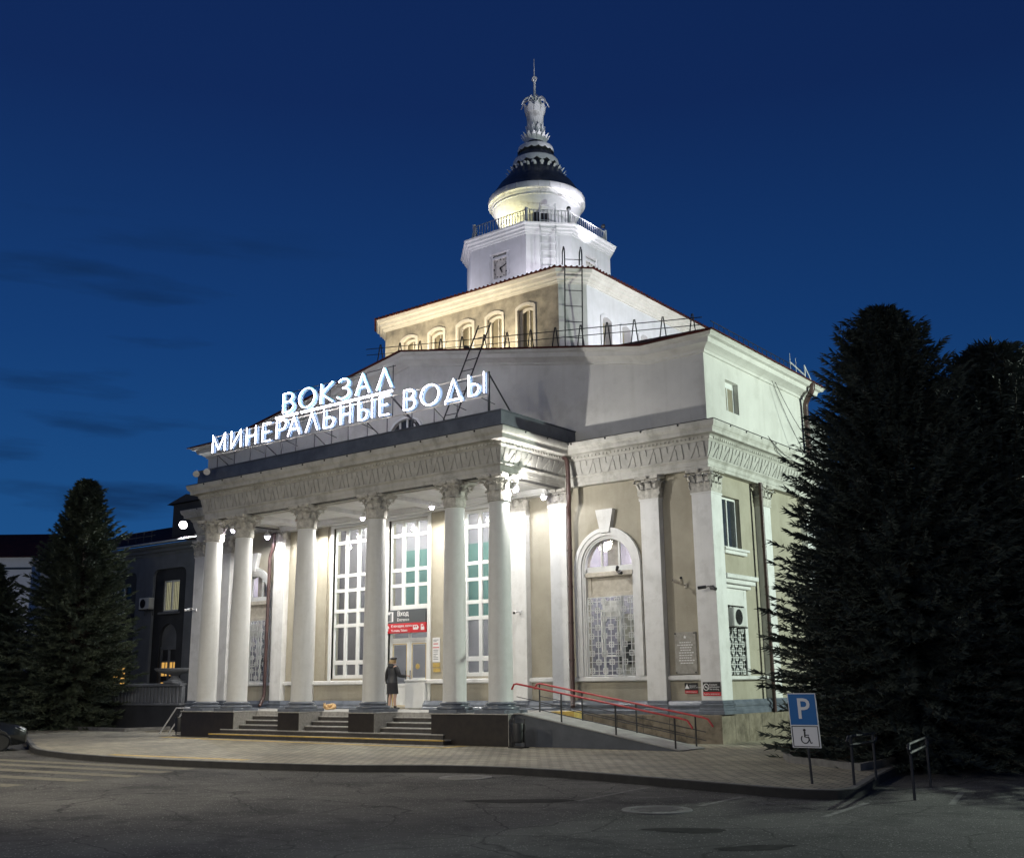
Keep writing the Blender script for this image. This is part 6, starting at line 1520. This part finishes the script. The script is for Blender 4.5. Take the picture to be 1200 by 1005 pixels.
n = 12; mb.add(vs, [(i*n+k,i*n+(k+1)%n,(i+1)*n+(k+1)%n,(i+1)*n+k) for i in range(len(st)-1) for k in range(n)]+[tuple(range(n)),tuple((len(st)-1)*n+k for k in range(n-1,-1,-1))])
for s_ in (-1,1):                                    # wheel arch lips
    for x in (0,-2.55): mb.tube([(x+.37*cos(a_),s_*.885,.17+.37*sin(a_)+.0) for a_ in [pi*i/12 for i in range(13)]],.03,6)
mb.build('body','carpaint',cr_,(0,0,0),smooth=35)
mb = MB()
for s_ in (-1,1): mb.add([(-.80,s_*.875,.90),(-1.28,s_*.72,1.36),(-2.55,s_*.72,1.38),(-3.0,s_*.86,.92)], [(0,1,2,3)])
mb.add([(-.50,-.76,.985),(-.50,.76,.985),(-1.22,.62,1.425),(-1.22,-.62,1.425)], [(0,1,2,3)]); o = mb.build('window','carglass',cr_,(0,0,0),fix=False); o.location.z = .012
for x in (0,-2.55):
    for s_ in (-1,1):
        mb = MB(); yw = s_*.80
        vs = []
        mb.lathe([(.20,-.09),(.30,-.10),(.325,-.06),(.325,.06),(.30,.10),(.20,.09)], n=32); mb.v = [(x+p[0],yw+p[2],.325+p[1]) for p in mb.v]
        wh = mb.build('wheel','tyre',cr_,(0,0,0),smooth=40)
        mb = MB(); mb.lathe([(.205,-.07),(.19,-.04),(.19,.04),(.205,.07)], n=24)
        for k in range(5):
            a_ = 2*pi*k/5; mb.obox((.10*cos(a_),.10*sin(a_),0),(.19,.05,.15),Matrix.Rotation(a_,3,'Z'))
        mb.lathe([(.05,-.085),(.05,.085)], n=14); mb.v = [(x+p[0],yw+p[2],.325+p[1]) for p in mb.v]; mb.build('rim','rim',wh,(0,0,0))
        mb = MB(); mb.tube([(x,s_*.60,.325),(x,s_*.86,.325)],.36,24); mb.build('wheel_arch','black',cr_,(0,0,0))
for s_ in (-1,1):
    mb = MB(); mb.add([(.815,s_*.48,.52),(.70,s_*.78,.56),(.42,s_*.845,.70),(.62,s_*.70,.73),(.80,s_*.50,.65)], [(0,1,2,3,4)]); mb.v = [(a_+.02,b_+s_*.012,c_+.012) for a_,b_,c_ in mb.v]; mb.build('headlight','lens',cr_,(0,0,0),fix=False)
    mb = MB(); mb.ball((-.72,s_*.98,.98),(.10,.10,.075),12,8); mb.build('mirror','carpaint',cr_,(0,0,0),smooth=60)
mb = MB(); mb.bbox(.84,.885,-.42,.42,.36,.50,.01); mb.build('grille','black',cr_,(0,0,0))
